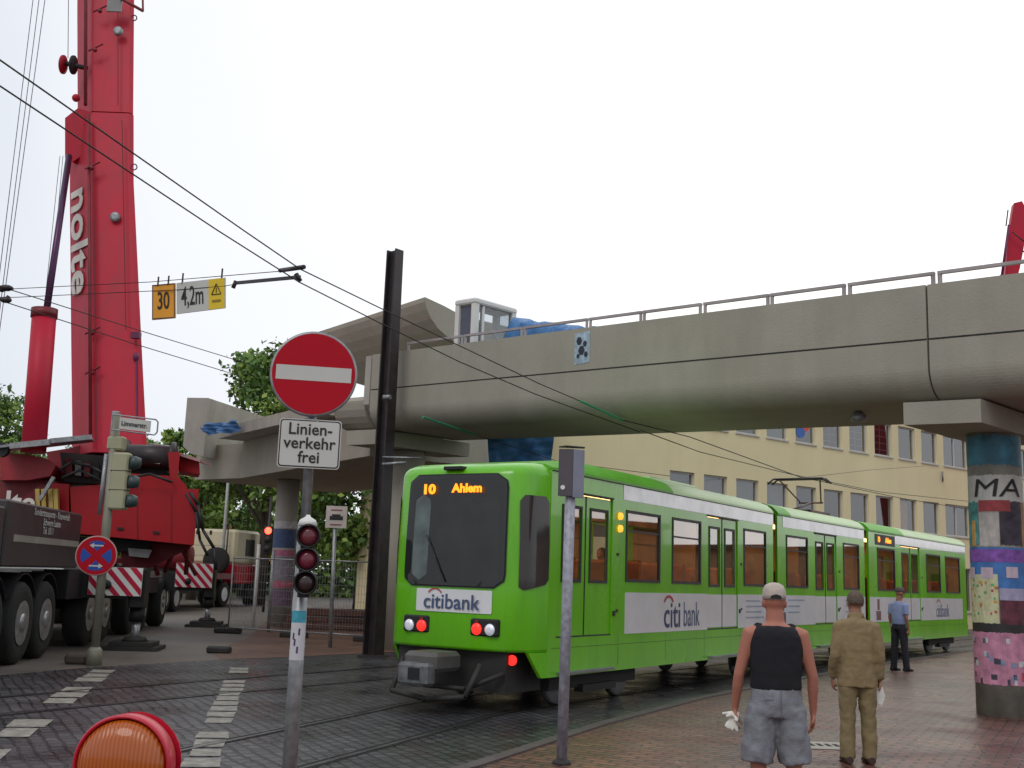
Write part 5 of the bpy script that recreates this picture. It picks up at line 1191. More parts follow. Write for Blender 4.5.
def wire(name, pts, r_, m_, label, group=None):
    b = MB(); P_ = [at(*p) for p in pts]; b.path(P_, r_, 6); o = b.build(name, m_); tag(o, label, 'wire', group); return o
J = (300, 268, 13.8)
wire('contact_wire', [(-260, -110, 6.2), (0, 60, 9.3), (243, 230, 12.8), (300, 269, 13.8), (378, 307, 15.2), (460, 346, 16.8), (540, 384, 18.2)], .0085, M_wire, 'upper thick overhead wire slanting from top left down towards the bridge')
wire('contact_wire', [(-260, -80, 6.4), (0, 86, 9.5), (217, 230, 12.7), (299, 282, 14.1), (380, 323, 15.6), (460, 362, 17.0), (535, 394, 18.1), (640, 432, 20)], .0085, M_wire, 'lower of the two thick overhead wires slanting down past the hanging signs')
wire('feeder_wire', [(-60, 262, 15.2), (5, 288, 16), (138, 330, 19.5), (275, 372, 23.5)], .008, M_wire, 'thin wire passing below the 30 sign towards the upper tree')
wire('feeder_wire', [(-60, 283, 15.0), (5, 302, 16), (138, 345, 19.3), (240, 376, 23)], .008, M_wire, 'lowest thin wire crossing the crane boom to the left of the no entry sign')
wire('span_wire', [(-120, 296, 18), (0, 289.5, 17.5), (150, 282, 17.0), (283, 271, 14.4), J], .006, M_wire, 'thin horizontal span wire from which the two clearance signs hang')
wire('span_wire', [(-120, 302, 18), (0, 298, 17.5), (152, 291, 17.0), (176, 290, 16.7), (225, 286, 16.2), (236, 284, 15.6)], .006, M_wire, 'short second span wire running behind the hanging signs')
b = MB(); b.beam(at(236, 283, 15.5), at(300, 277, 14.2), .03, .045); b.tube(at(233, 288, 15.5), at(236, 281, 15.5), .03); b.tube(at(296, 274, 14.2), at(300, 281, 14.2), .035); b.tube(at(280, 270.5, 14.4), at(304, 267, 13.8), .03)
tag(b.build('steady_arm', M_rust), 'dark steady arm bar right of the 4,2m sign', 'steady arm')
b = MB()
b.sphere(at(6, 288, 16), .07, 10, 6, (1.6, 1, .7)); b.sphere(at(2, 289, 16), .05); b.tube(at(-4, 287, 16), at(13, 289, 16), .025); tag(b.build('insulator', M_rust), 'upper dark wire insulator at the left frame edge', 'insulator')
b = MB(); b.sphere(at(6, 300, 16), .06, 10, 6, (1.5, 1, .8)); b.tube(at(-6, 299, 16), at(10, 298, 16), .025); b.tube(at(6, 300, 16), at(9, 296, 16), .03); tag(b.build('insulator', M_rust), 'lower dark wire insulator at the left frame edge', 'insulator')
M_ins = mat('green insulated wire', (.03, .30, .16), .5)
wire('insulated_wire', [(580, 401, 18.5), (622, 420, 19.5)], .02, M_ins, 'bright green insulated wire piece under the middle of the bridge')
wire('insulated_wire', [(423, 417, 21.5), (476, 435, 23.0)], .022, M_ins, 'bright green insulated wire piece under the bridge above the tram nose')
wire('contact_wire', [(540, 384, 18.2), (580, 401, 18.5)], .008, M_wire, 'short wire section against the bridge fascia near the green insulator')
wire('contact_wire', [(622, 420, 19.5), (690, 437, 22.0), (800, 477, 26), (900, 498, 32), (985, 512, 38)], .010, M_wire, 'contact wire above the rear tram sections in front of the yellow building')
wire('contact_wire', [(640, 430, 19), (700, 452, 22), (790, 474, 26), (880, 492, 33), (985, 503, 40)], .009, M_wire, 'second contact wire crossing the yellow facade just under the first')
wire('span_wire', [(476, 435, 23), (560, 462, 22), (670, 476, 22)], .006, M_wire, 'thin wire running low over the tram roof in front of the yellow wall')
wire('span_wire', [(800, 478, 26), (870, 470, 36), (925, 466, 49)], .007, M_wire, 'thin span wire from the pantograph up to the yellow wall')

# ---- foreground warning beacon
BC = empty('warning_beacon', (-.690, 2.12, 0)); cz = 1.316
fc = Vector((-.06, -.98, .0)).normalized()
b = MB(); c = Vector((0, 0, cz)); b.lathe(c, fc, [(.06, -.055), (.080, -.05), (.0905, -.02), (.0915, .012), (.088, .018), (.0845, .015), (.0835, .0)], 64); b.build('lamp_housing', mat('red plastic housing', (.50, .006, .03), .35, spec=.5, coat=.2), BC)
lm = bpy.data.materials.new('amber fresnel lens'); lm.use_nodes = True; tt = lm.node_tree; bs = tt.nodes['Principled BSDF']; bs.inputs['Roughness'].default_value = .22; bs.inputs['Coat Weight'].default_value = .5
tcn = tt.nodes.new('ShaderNodeTexCoord'); wv_ = tt.nodes.new('ShaderNodeTexWave'); wv_.bands_direction = 'X'; wv_.inputs['Scale'].default_value = 42; tt.links.new(tcn.outputs['Object'], wv_.inputs['Vector'])
bp = tt.nodes.new('ShaderNodeBump'); bp.inputs['Strength'].default_value = .35; bp.inputs['Distance'].default_value = .003; tt.links.new(wv_.outputs['Fac'], bp.inputs['Height']); tt.links.new(bp.outputs[0], bs.inputs['Normal'])
crp = tt.nodes.new('ShaderNodeValToRGB'); crp.color_ramp.elements[0].color = (.36, .070, .002, 1); crp.color_ramp.elements[1].color = (.50, .11, .004, 1); tt.links.new(wv_.outputs['Fac'], crp.inputs[0]); tt.links.new(crp.outputs[0], bs.inputs['Base Color'])
b = MB(); b.lathe(c + fc * .004, fc, [(.0832, 0), (.081, .013), (.070, .024), (.05, .033), (.02, .037), (.004, .0375)], 56); b.build('lens', lm, BC)
b = MB(); b.lathe(c - fc * .03, fc, [(.06, -.06), (.08, -.05), (.09, -.02)], 30); b.build('rear_cover', MATS['red plastic housing'], BC)
b = MB(); b.box((-.08, -.03, .95), (.08, .06, cz - .10), .01); b.build('battery_box', M_yellow, BC)
b = MB(); b.box((-.02, -.02, .1), (.02, .02, .95)); b.box((-.35, -.2, 0), (.35, .2, .1), .02); b.build('stand', M_dark, BC)
tag(BC, 'amber round warning lamp in red housing at the bottom left foreground', 'warning lamp')

# ---- far small street furniture
p = Vector((-9.62, 44.9, 0)); FS = empty('traffic_light', p)
b = MB(); b.tube((0, 0, 0), (0, 0, 4.6), .06, n=10); b.build('post', M_rust, FS)
b = MB(); b.box((-.17, -.12, 2.3), (.17, .12, 3.4), .03); h = b.build('signal_housing', M_black, FS)
for z, m_ in ((3.22, mat('lit red signal', (.5, .01, .01), .4, emis=(1, .04, .02), estr=9)), (2.86, M_black), (2.5, M_black)):
    b = MB(); b.lathe((0, -.125, z), (0, -1, 0), [(.14, 0), (.12, .03), (.02, .04)], 16); b.build('lens', m_, h)
b = MB(); b.box((.18, -.05, 1.9), (.55, 0, 2.25)); b.build('orange_plate', M_orange, FS)
tag(FS, 'distant traffic light showing red beside the cream cab', 'traffic light')
p = gnd(253, 628); b = MB(); b.tube(p, p + Vector((0, 0, 2.4)), .05, n=10); o = tag(b.build('bollard_pole', M_white), 'thin white pole standing before the cream cab truck', 'pole')
p = gnd(268, 632); b = MB(); b.tube(p, p + Vector((0, 0, 2.2)), .045, n=10); o = tag(b.build('marker_pole', M_galv), 'thin grey pole beside the postered column', 'pole')
p = at(228, 480, 50); b = MB(); b.tube((p.x + .05, 50, 0), (p.x, 50, 7.2), .09, .06, n=10); LPo = b.build('lamp_column', mat('pale lamp column', (.42, .43, .42), .5)); tag(LPo, 'pale slim lamp column rising behind the crane tail', 'lamp post')
b = MB(); b.tube((p.x, 50, 7.2), (p.x + .8, 50, 7.5), .04, n=8); b.box((p.x + .6, 49.88, 7.43), (p.x + 1.3, 50.12, 7.55), .03); oo = b.build('lamp_head', M_galv); oo.parent = LPo
# temporary fence panels
def fence(pa, pb, idx, label):
    A = Vector(pa); B = Vector(pb); o = empty('site_fence_panel', (A + B) / 2); L = Vector(o.location); b = MB(lambda q: Vector(q) - L); H_ = 1.95
    d = (B - A)
    b.tube(A + Vector((0, 0, .05)), A + Vector((0, 0, H_)), .021, n=8); b.tube(B + Vector((0, 0, .05)), B + Vector((0, 0, H_)), .021, n=8)
    for z in (.15, H_): b.tube(A + Vector((0, 0, z)), B + Vector((0, 0, z)), .019, n=8)
    b.build('panel_frame', M_galv, o)
    b = MB(lambda q: Vector(q) - L)
    for k in range(1, 26): q = A + d * (k / 26); b.tube(q + Vector((0, 0, .15)), q + Vector((0, 0, H_)), .0035, n=4)
    for k in range(1, 9): b.tube(A + Vector((0, 0, .15 + k * .2)), B + Vector((0, 0, .15 + k * .2)), .0035, n=4)
    b.build('wire_mesh', M_galv, o)
    b = MB(lambda q: Vector(q) - L); b.box(A + Vector((-.35, -.12, 0)), A + Vector((.35, .12, .14)), .03); b.build('foot_block', M_dark, o)
    tag(o, label, 'fence', 'temporary site fence panels')
fp = [(-7.2, 29.5, 0), (-5.3, 28.6, 0), (-3.35, 27.9, 0), (-1.2, 29.2, 0), (.9, 31.0, 0)]
fl = ['wire mesh fence panel just right of the postered column', 'wire mesh fence panel behind the thin information sign', 'wire mesh fence panel behind the steel mast', 'wire mesh fence panel mostly hidden behind the tram front']
for k in range(4): fence(fp[k], fp[k + 1], k, fl[k])
b = MB(); rn = random.Random(6)
for k in range(9):
    y = 33 + (k % 4) * .3; z = .12 + .2 * (k // 4); x0 = -6.2 + rn.uniform(-.3, .4); b.beam((x0, y, z), (x0 + rn.uniform(3.5, 5.0), y + rn.uniform(-.3, .3), z + rn.uniform(0, .05)), .2, .18)
tag(b.build('timber_pile', M_wood), 'stack of reddish timber beams lying behind the site fence', 'timber pile')
b = MB(); b.box((-5.9, 22.5, 0), (-5.45, 22.8, .13), .03); tag(b.build('foot_block', M_dark), 'dark rubber foot block lying near the no entry post', 'block')
# colourful kiosk beyond
p = Vector((-3.1, 33.5, 0)); KO = empty('poster_kiosk', p)
b = MB(); b.box((-.75, 0, 0), (1.8, 1.5, 2.85)); b.build('kiosk_body', mat('brown kiosk', (.20, .11, .07), .7), KO)
b = MB(); b.box((-.9, -.25, 2.86), (2.0, 1.7, 3.25)); b.build('kiosk_roof', mat('dark kiosk roof', (.08, .07, .07), .6), KO)
b = MB(); b.box((-.70, -.03, .5), (.75, -.002, 2.75)); pn = b.build('poster_panel', mat('orange poster panel', (.62, .26, .07), .6, var=.2), KO)
for (x, z, w_, h_, c_, nm) in ((-.45, 1.9, .16, .5, (.10, .38, .12), 'green'), (-.15, 1.75, .12, .7, (.60, .50, .05), 'gold'), (.15, 1.5, .16, .8, (.55, .05, .04), 'scarlet'), (-.4, 1.15, .12, .5, (.5, .06, .04), 'scarlet'), (.45, 2.1, .12, .3, (.06, .2, .45), 'azure')):
    b = MB(); b.face([(x + w_ * math.cos(a) * (1 + .3 * math.sin(3 * a)), -.036, z + h_ / 2 * math.sin(a)) for a in np.linspace(0, 2 * math.pi, 12)[:-1]]); b.build('poster_shape', mat(nm + ' poster colour', c_, .6), pn)
b = MB(); b.box((-.4, -.5, 3.35), (.5, -.4, 3.95)); b.build('kiosk_sign', M_white, KO)
tag(KO, 'brown kiosk with colourful orange poster panel between mast and tram', 'kiosk')
# construction dark panels and props under the far viaduct
b = MB(); b.box((-1.9, 30.5, 2.9), (3.2, 31.0, 3.9)); tag(b.build('site_container', mat('grey site container', (.14, .13, .12), .7)), 'dull grey site container roof edge showing behind the tram nose', 'container')

# red jib at right above bridge
RJ = empty('excavator', (25.5, 50, 0)); Lr = Vector(RJ.location)
def J3(px, py, Y=50.0): return at(px, py, Y * (50 / 30 if Y < 40 else 1)) - Lr
b = MB(); b.prism([J3(1014, 203), (J3(1022, 201)), J3(1030, 215), J3(1020, 268), J3(1011, 300), J3(1003, 300), J3(1008, 240)], (.1, .5, 0)); b.build('boom_arm', M_redbr, RJ)
b = MB(); b.tube(J3(1009, 225, 29.8), J3(1002, 275, 29.8), .06); b.tube(J3(1002, 275, 29.8), J3(1001, 300, 29.8), .09); b.build('hydraulic_ram', MATS['purple red steel'], RJ)
b = MB(); b.tube(J3(1012, 232, 29.8), J3(1030, 246, 29.8), .03); b.tube(J3(1008, 210, 29.8), J3(1006, 226, 29.8), .03); b.tube(J3(1022, 250, 29.8), J3(1030, 258, 29.8), .03); b.build('hose', M_dark, RJ)
b = MB(); b.prism([J3(1003, 300), J3(1011, 300), Vector((1.2, 1.5, 2.6)), Vector((.3, 1.5, 2.4))], (.1, .7, 0)); b.build('lower_boom', M_redbr, RJ)
b = MB(); b.box((-.5, .5, .9), (2.8, 3.2, 2.8), .1); b.build('machine_house', M_red, RJ)
for y in (.3, 2.7): b = MB(); b.box((-1.2, y, 0), (3.4, y + .6, .9), .2); b.build('track', M_dark, RJ)
tag(RJ, 'red demolition excavator whose arm tip shows above the bridge at far right', 'excavator')

# ================================================================ TREES
def tree(loc, h, r_, n, seed, label, th=None, dark=0, size=.175, trunk_h=None):
    rn = random.Random(seed); o = empty('broadleaf_tree', loc); nr = np.random.RandomState(seed)
    trunk_h = trunk_h or h * .35
    b = MB(); b.tube((0, 0, 0), (.1, 0, trunk_h), .28, .18, n=10)
    limbs = []
    for k in range(7):
        a = rn.uniform(0, 6.28); e_ = Vector((math.cos(a) * r_ * .55, math.sin(a) * r_ * .55, trunk_h + (h - trunk_h) * rn.uniform(.3, .85)))
        b.tube((.1, 0, trunk_h * rn.uniform(.75, 1)), e_, .12, .03, n=6); limbs.append(e_)
    b.tube((.1, 0, trunk_h), (.1, 0, h * .85), .16, .03, n=6); b.build('trunk', M_bark, o)
    # clumps
    cl = []
    nc = 46
    for k in range(nc):
        u = rn.uniform(-.95, 1); a = rn.uniform(0, 6.28); rad = math.sqrt(max(0, 1 - u * u)) * rn.uniform(.55, 1.0)
        c = np.array([math.cos(a) * rad * r_, math.sin(a) * rad * r_, trunk_h * .85 + (h - trunk_h * .85) * (.5 + .46 * u)])
        cl.append((c, rn.uniform(.18, .38) * r_, rn.choice([0, 0, 1, 1, 2, 3])))
    V = []; F = []; MI = []
    per = int(n * 1.5) // nc
    for c, cr_, mi in cl:
        d = nr.normal(size=(per, 3)); d /= np.linalg.norm(d, axis=1)[:, None]; rr = cr_ * nr.uniform(.35, 1.05, size=(per, 1)) ; pos = c + d * rr * np.array([1, 1, .8])
        A_ = nr.normal(size=(per, 3)); A_ /= np.linalg.norm(A_, axis=1)[:, None]; B_ = np.cross(A_, d + nr.normal(size=(per, 3)) * .5); B_ /= (np.linalg.norm(B_, axis=1)[:, None] + 1e-6)
        s_ = size * nr.uniform(.3, 1.25, size=(per, 1)) ** 1.0
        k0 = len(V)
        for q in range(per):
            V += [pos[q] - A_[q] * s_[q], pos[q] + B_[q] * s_[q] * .6, pos[q] + A_[q] * s_[q], pos[q] - B_[q] * s_[q] * .6]; i0 = k0 + 4 * q; F.append((i0, i0 + 1, i0 + 2, i0 + 3)); MI.append(mi if rn.random() < .8 else rn.randrange(4))
    me = bpy.data.meshes.new('crown'); me.from_pydata([tuple(v) for v in V], [], F)
    for m_ in M_leafs: me.materials.append(m_)
    me.polygons.foreach_set('material_index', MI)
    c = bpy.data.objects.new('crown', me); col.objects.link(c); c.parent = o
    tag(o, label, 'tree', 'trees behind the viaduct'); return o
T = [((-30, 60, 0), 10.9, 4.6, 12000, 1, 'bushy tree at the left frame edge behind the luffing cylinder'),
     ((-26.2, 72, 0), 9.6, 4.6, 12000, 2, 'lower dark tree seen between cylinder and boom'),
     ((-25.0, 74, 0), 9.8, 3.6, 9000, 3, 'narrow tree showing just right of the boom foot'),
     ((-16.2, 58, 0), 9.3, 2.6, 8000, 4, 'tree behind the cut bridge stub with sky to its left'),
     ((-11.4, 52, 0), 11.9, 3.8, 8000, 5, 'tallest airy tree rising above the stub beside the no entry sign'),
     ((-15.5, 66, 0), 8.0, 5.0, 8000, 7, 'dense tree behind the cream truck cab'),
     ((-6.5, 50, 0), 7.2, 4.2, 9000, 8, 'dense dark tree behind the site fence and signal'),
     ((-1.8, 52, 0), 7.0, 3.6, 7000, 9, 'dark tree behind the steel mast'),
     ((-21.5, 58, 0), 6.8, 4.0, 7000, 10, 'low tree behind the engine house of the crane')]
for a in T: tree(*a)
# hedge mass further back closing the view
def shrubmass(name, x0, x1, y, h, n, seed, label):
    nr = np.random.RandomState(seed); P_ = np.stack([nr.uniform(x0, x1, n), y + nr.uniform(-1.5, 1.5, n), nr.uniform(0, h, n) * (0.85 + .15 * np.sin(nr.uniform(x0, x1, n)))], 1)
    V = []; F = []; MI = []
    for q in range(n):
        a = nr.normal(size=3); a /= np.linalg.norm(a); b_ = np.cross(a, nr.normal(size=3)); b_ /= np.linalg.norm(b_); s_ = nr.uniform(.2, .42); p = P_[q]
        i0 = len(V); V += [tuple(p - a * s_), tuple(p + b_ * s_ * .6), tuple(p + a * s_), tuple(p - b_ * s_ * .6)]; F.append((i0, i0 + 1, i0 + 2, i0 + 3)); MI.append(int(nr.randint(0, 3)))
    me = bpy.data.meshes.new(name); me.from_pydata(V, [], F)
    for m_ in M_leafs: me.materials.append(m_)
    me.polygons.foreach_set('material_index', MI)
    o = bpy.data.objects.new(name, me); col.objects.link(o); tag(o, label, 'hedge'); return o
o = shrubmass('wood_edge', -40, 4, 76, 6.5, 16000, 21, 'continuous green undergrowth closing the view below the trees'); o['kind'] = 'stuff'

# ================================================================ PEOPLE
def loft(mb, pts, n=16):
    """pts: (centre, rx, ry, side vector) rings"""
    rg = []
    for i, (c, rx, ry, *sv) in enumerate(pts):
        c = Vector(c); a = Vector(pts[max(0, i - 1)][0]); z = Vector(pts[min(len(pts) - 1, i + 1)][0]); d = (z - a).normalized()
        sd_ = Vector(sv[0]) if sv else Vector((1, 0, 0)); sd_ = (sd_ - d * sd_.dot(d)).normalized(); f_ = d.cross(sd_)
        rg.append([c + sd_ * (rx * math.cos(2 * math.pi * k / n)) + f_ * (ry * math.sin(2 * math.pi * k / n)) for k in range(n)])
    mb.sm = True; mb.rings(rg)
def fuse(mb, name, m_, parent, vox=.014, it=4, wr=0.0, wsc=6):
    o = mb.build(name, m_, parent); md = o.modifiers.new('r', 'REMESH'); md.mode = 'VOXEL'; md.voxel_size = vox
    sm_ = o.modifiers.new('s', 'SMOOTH'); sm_.iterations = it; sm_.factor = .5
    if wr:
        tx = bpy.data.textures.new('fold', 'CLOUDS'); tx.noise_scale = .11; tx.noise_depth = 3
        dm = o.modifiers.new('d', 'DISPLACE'); dm.texture = tx; dm.strength = wr; dm.mid_level = .5
    dg = bpy.context.evaluated_depsgraph_get(); me = bpy.data.meshes.new_from_object(o.evaluated_get(dg)); me.name = name
    for p in me.polygons: p.use_smooth = True
    o.modifiers.clear(); o.data = me
    if not me.materials: me.materials.append(m_)
    return o
def V3(*a): return Vector(a)
def hand(b, wrist, d, side, fwd, L=.17, curl=.5):
    """palm + 4 fingers + thumb; d = pointing direction, side = towards little-finger spread, fwd = palm normal"""
    d = d.normalized(); side = side.normalized(); fwd = fwd.normalized()
    loft(b, [(wrist, .026, .02, side), (wrist + d * .03, .034, .017, side), (wrist + d * .085, .042, .016, side)], 10)
    for k, (o_, l_) in enumerate(((-.031, .070), (-.011, .080), (.010, .075), (.029, .058))):
        a = wrist + d * .08 + side * o_; k1 = a + (d + fwd * curl * .5).normalized() * l_ * .5; k2 = k1 + (d + fwd * curl * 1.8).normalized() * l_ * .5
        loft(b, [(a, .0105, .010, side), (k1, .010, .0095, side), (k2, .0075, .0075, side)], 8)
    a = wrist + d * .03 - side * .03; k1 = a + (d * .8 - side * .7 + fwd * .4).normalized() * .04; k2 = k1 + (d + fwd * .4).normalized() * .035
    loft(b, [(a, .014, .012, side), (k1, .012, .011, side), (k2, .008, .008, side)], 8)
def head(b, c, f_, s=1.0):
    """c = centre of the head, f_ facing dir; includes neck stub, ears, nose"""
    f_ = f_.normalized(); sd_ = Vector((f_.y, -f_.x, 0)); up_ = Vector((0, 0, 1))
    def el(cc, rx, ry, rz, n=14):
        rg = []
        for j in range(11):
            th = math.pi * (j + .03) / 10.06; rr = math.sin(th); rg.append([cc + sd_ * (rx * rr * math.cos(2 * math.pi * k / n)) + f_ * (ry * rr * math.sin(2 * math.pi * k / n)) - up_ * (rz * math.cos(th)) for k in range(n)])
        b.sm = True; b.rings(rg)
    el(c + up_ * .02 * s, .076 * s, .095 * s, .10 * s); el(c + f_ * .025 * s - up_ * .055 * s, .056 * s, .065 * s, .07 * s)
    for q in (-1, 1): el(c + sd_ * (.080 * s * q) - f_ * .005 * s - up_ * .01 * s, .012 * s, .022 * s, .034 * s, 8)
    el(c + f_ * .10 * s - up_ * .012 * s, .013 * s, .02 * s, .024 * s, 8)
    el(c + f_ * .088 * s - up_ * .055 * s, .026 * s, .012 * s, .010 * s, 8)
    for q in (-1, 1): el(c + f_ * .086 * s + sd_ * (.03 * s * q) + up_ * .012 * s, .014 * s, .012 * s, .008 * s, 8)
def face_eyes(name, c, f_, parent, s=1.0):
    f_ = f_.normalized(); sd_ = Vector((f_.y, -f_.x, 0)); b = MB()
    for q in (-1, 1): b.sphere(c + f_ * .094 * s + sd_ * (.03 * s * q) + Vector((0, 0, .012 * s)), .009 * s, 8, 6)
    b.build('eyes', M_blk, parent)

# ---- man in black vest, cap and grey shorts (back to camera)
def man_vest():
    o = empty('person', (1.91, 7.9, 0)); F_ = V3(.10, 1, 0).normalized(); S_ = V3(1, -.10, 0).normalized()
    b = MB()
    hc = V3(0, .03, 1.575); head(b, hc, F_, .98)
    loft(b, [((0, .0, 1.37), .085, .07, S_), ((0, .01, 1.44), .066, .062, S_), ((0, .02, 1.52), .060, .062, S_)])
    loft(b, [((0, 0, .92), .135, .095, S_), ((0, -.005, 1.05), .158, .108, S_), ((0, 0, 1.2), .172, .112, S_), ((0, .0, 1.32), .182, .108, S_), ((0, .0, 1.39), .15, .09, S_), ((0, .0, 1.43), .08, .06, S_)], 22)
    for q in (-1, 1):
        sh = S_ * (.178 * q) + V3(0, 0, 1.355); el_ = sh + S_ * (.075 * q) + V3(0, .0, -.285); wr = el_ + S_ * (.008 * q) + F_ * .05 + V3(0, 0, -.245)
        if q < 0: wr = el_ - S_ * .02 + F_ * .07 + V3(0, 0, -.235)
        loft(b, [(sh - S_ * (.05 * q) + V3(0, 0, .015), .05, .055, S_), (sh, .056, .060, S_), (sh.lerp(el_, .3), .050, .054, S_), (sh.lerp(el_, .7), .042, .044, S_), (el_, .037, .039, S_), (el_.lerp(wr, .3), .039, .040, S_), (el_.lerp(wr, .75), .029, .029, S_), (wr, .025, .023, S_)], 14)
        hand(b, wr, V3(.0, .15, -1), F_ * 1.0, -S_ * q, curl=.6)
        hp = S_ * (.095 * q) + V3(0, 0, .90); kn = S_ * (.12 * q) + F_ * .01 + V3(0, 0, .49); an = S_ * (.125 * q) - F_ * .02 + V3(0, 0, .09)
        loft(b, [(hp, .070, .08, S_), (hp.lerp(kn, .5), .070, .078, S_), (kn, .056, .06, S_), (kn.lerp(an, .3), .058, .064, S_), (kn.lerp(an, .75), .038, .042, S_), (an, .036, .042, S_)], 14)
        loft(b, [(an - F_ * .05 + V3(0, 0, -.045), .03, .03, S_), (an + F_ * .06 + V3(0, 0, -.05), .042, .032, S_), (an + F_ * .17 + V3(0, 0, -.065), .035, .02, S_)], 12)
    body = fuse(b, 'body', M_skin, o, .0105, 3)
    face_eyes('eyes', hc, F_, o, .98)
    # vest
    b = MB()
    loft(b, [((0, 0, .98), .180, .130, S_), ((0, -.005, 1.08), .176, .126, S_), ((0, 0, 1.2), .190, .130, S_), ((0, 0, 1.28), .192, .130, S_), ((0, 0, 1.34), .182, .125, S_), ((0, .0, 1.385), .165, .110, S_), ((0, .0, 1.415), .125, .085, S_)], 26)
    for q in (-1, 1): loft(b, [(S_ * (.11 * q) - F_ * .07 + V3(0, 0, 1.32), .045, .04, S_), (S_ * (.108 * q) - F_ * .0 + V3(0, 0, 1.41), .042, .028, S_), (S_ * (.11 * q) + F_ * .07 + V3(0, 0, 1.34), .045, .04, S_)], 12)
    fuse(b, 'vest', mat('black cotton', (.010, .010, .014), .9, var=.2), o, .012, 3, .02)
    # shorts
    b = MB(); loft(b, [((0, 0, .80), .185, .135, S_), ((0, 0, .90), .186, .138, S_), ((0, 0, .985), .176, .128, S_), ((0, 0, 1.01), .172, .124, S_)], 24)
    for q in (-1, 1):
        a = S_ * (.095 * q) + V3(0, 0, .86); c = S_ * (.130 * q) + V3(0, 0, .49); loft(b, [(a, .105, .125, S_), (a.lerp(c, .5), .108, .118, S_), (a.lerp(c, .9), .112, .118, S_), (c, .110, .114, S_)], 20)
    sh_ = fuse(b, 'shorts', mat('grey blue denim', (.215, .225, .25), .9, var=.16, scale=14, bump=.3, bscale=90), o, .0125, 3, .04)
    b = MB(); M_st = mat('denim seam', (.13, .16, .22), .9)
    b.tube(V3(0, -.145, .99), V3(0, -.150, .80), .003, n=5)
    for q in (-1, 1): b.face([S_ * (q * .05) + V3(0, -.146, .93), S_ * (q * .14) + V3(0, -.125, .93), S_ * (q * .14) + V3(0, -.13, .925), S_ * (q * .05) + V3(0, -.150, .925)])
    b.build('seam', M_st, sh_)
    # cap
    b = MB(); cc = hc + V3(0, 0, .03)
    rg = []
    for j, (r_, z) in enumerate(((.090, -.01), (.092, .02), (.088, .055), (.070, .088), (.035, .105), (.005, .108))):
        rg.append([cc + S_ * (r_ * .90 * math.cos(2 * math.pi * k / 24)) + F_ * (r_ * 1.08 * math.sin(2 * math.pi * k / 24)) + V3(0, 0, z) for k in range(24)])
    b.sm = True; b.rings(rg); cp = b.build('cap', mat('beige cap', (.50, .43, .38), .85, var=.12, scale=40), o)
    b = MB(); b.prism([cc + S_ * x + F_ * y + V3(0, 0, z) for x, y, z in ((-.07, .07, .0), (.07, .07, 0), (.06, .14, -.01), (0, .165, -.015), (-.06, .14, -.01))], (0, 0, .006)); b.build('cap_peak', MATS['beige cap'], cp)
    b = MB(); b.face([cc - F_ * .1005 + S_ * (x * .042) + V3(0, 0, z - .005) for x, z in ((-1, 0), (1, 0), (.8, .022), (0, .032), (-.8, .022))]); b.build('cap_opening', M_blk, cp)
    # shoes
    for q in (-1, 1):
        b = MB(); an = S_ * (.125 * q) + V3(0, 0, .05); loft(b, [(an - F_ * .09, .035, .035, S_), (an + F_ * .0, .047, .048, S_), (an + F_ * .1 - V3(0, 0, .008), .05, .04, S_), (an + F_ * .185 - V3(0, 0, .02), .036, .026, S_)], 14); b.build('shoe', M_black, o)
    tag(o, 'person in black sleeveless vest, beige cap and grey denim shorts seen from behind', 'person')
    g_ = MB(); base = V3(1.91, 7.9, 0) - S_ * .262 + F_ * .08 + V3(0, 0, .80); rn = random.Random(2)
    for k in range(5): dv = V3(rn.uniform(-1, .4), rn.uniform(-.6, .3), rn.uniform(-.6, .1)).normalized(); loft(g_, [(base, .022, .018), (base + dv * .05, .020, .015), (base + dv * .10, .012, .010)], 8)
    for k in range(4): dv = V3(-.8 + k * .25, -.4, -.8).normalized(); loft(g_, [(base + V3(-.02, 0, -.03), .02, .016), (base + dv * .11, .014, .012), (base + dv * .135, .009, .008)], 8)
    gl = fuse(g_, 'work_gloves', mat('white cotton glove', (.68, .66, .60), .9, var=.1), None, .008, 2); tag(gl, 'pair of white gloves held in the left hand of the person in the vest', 'gloves')
man_vest()

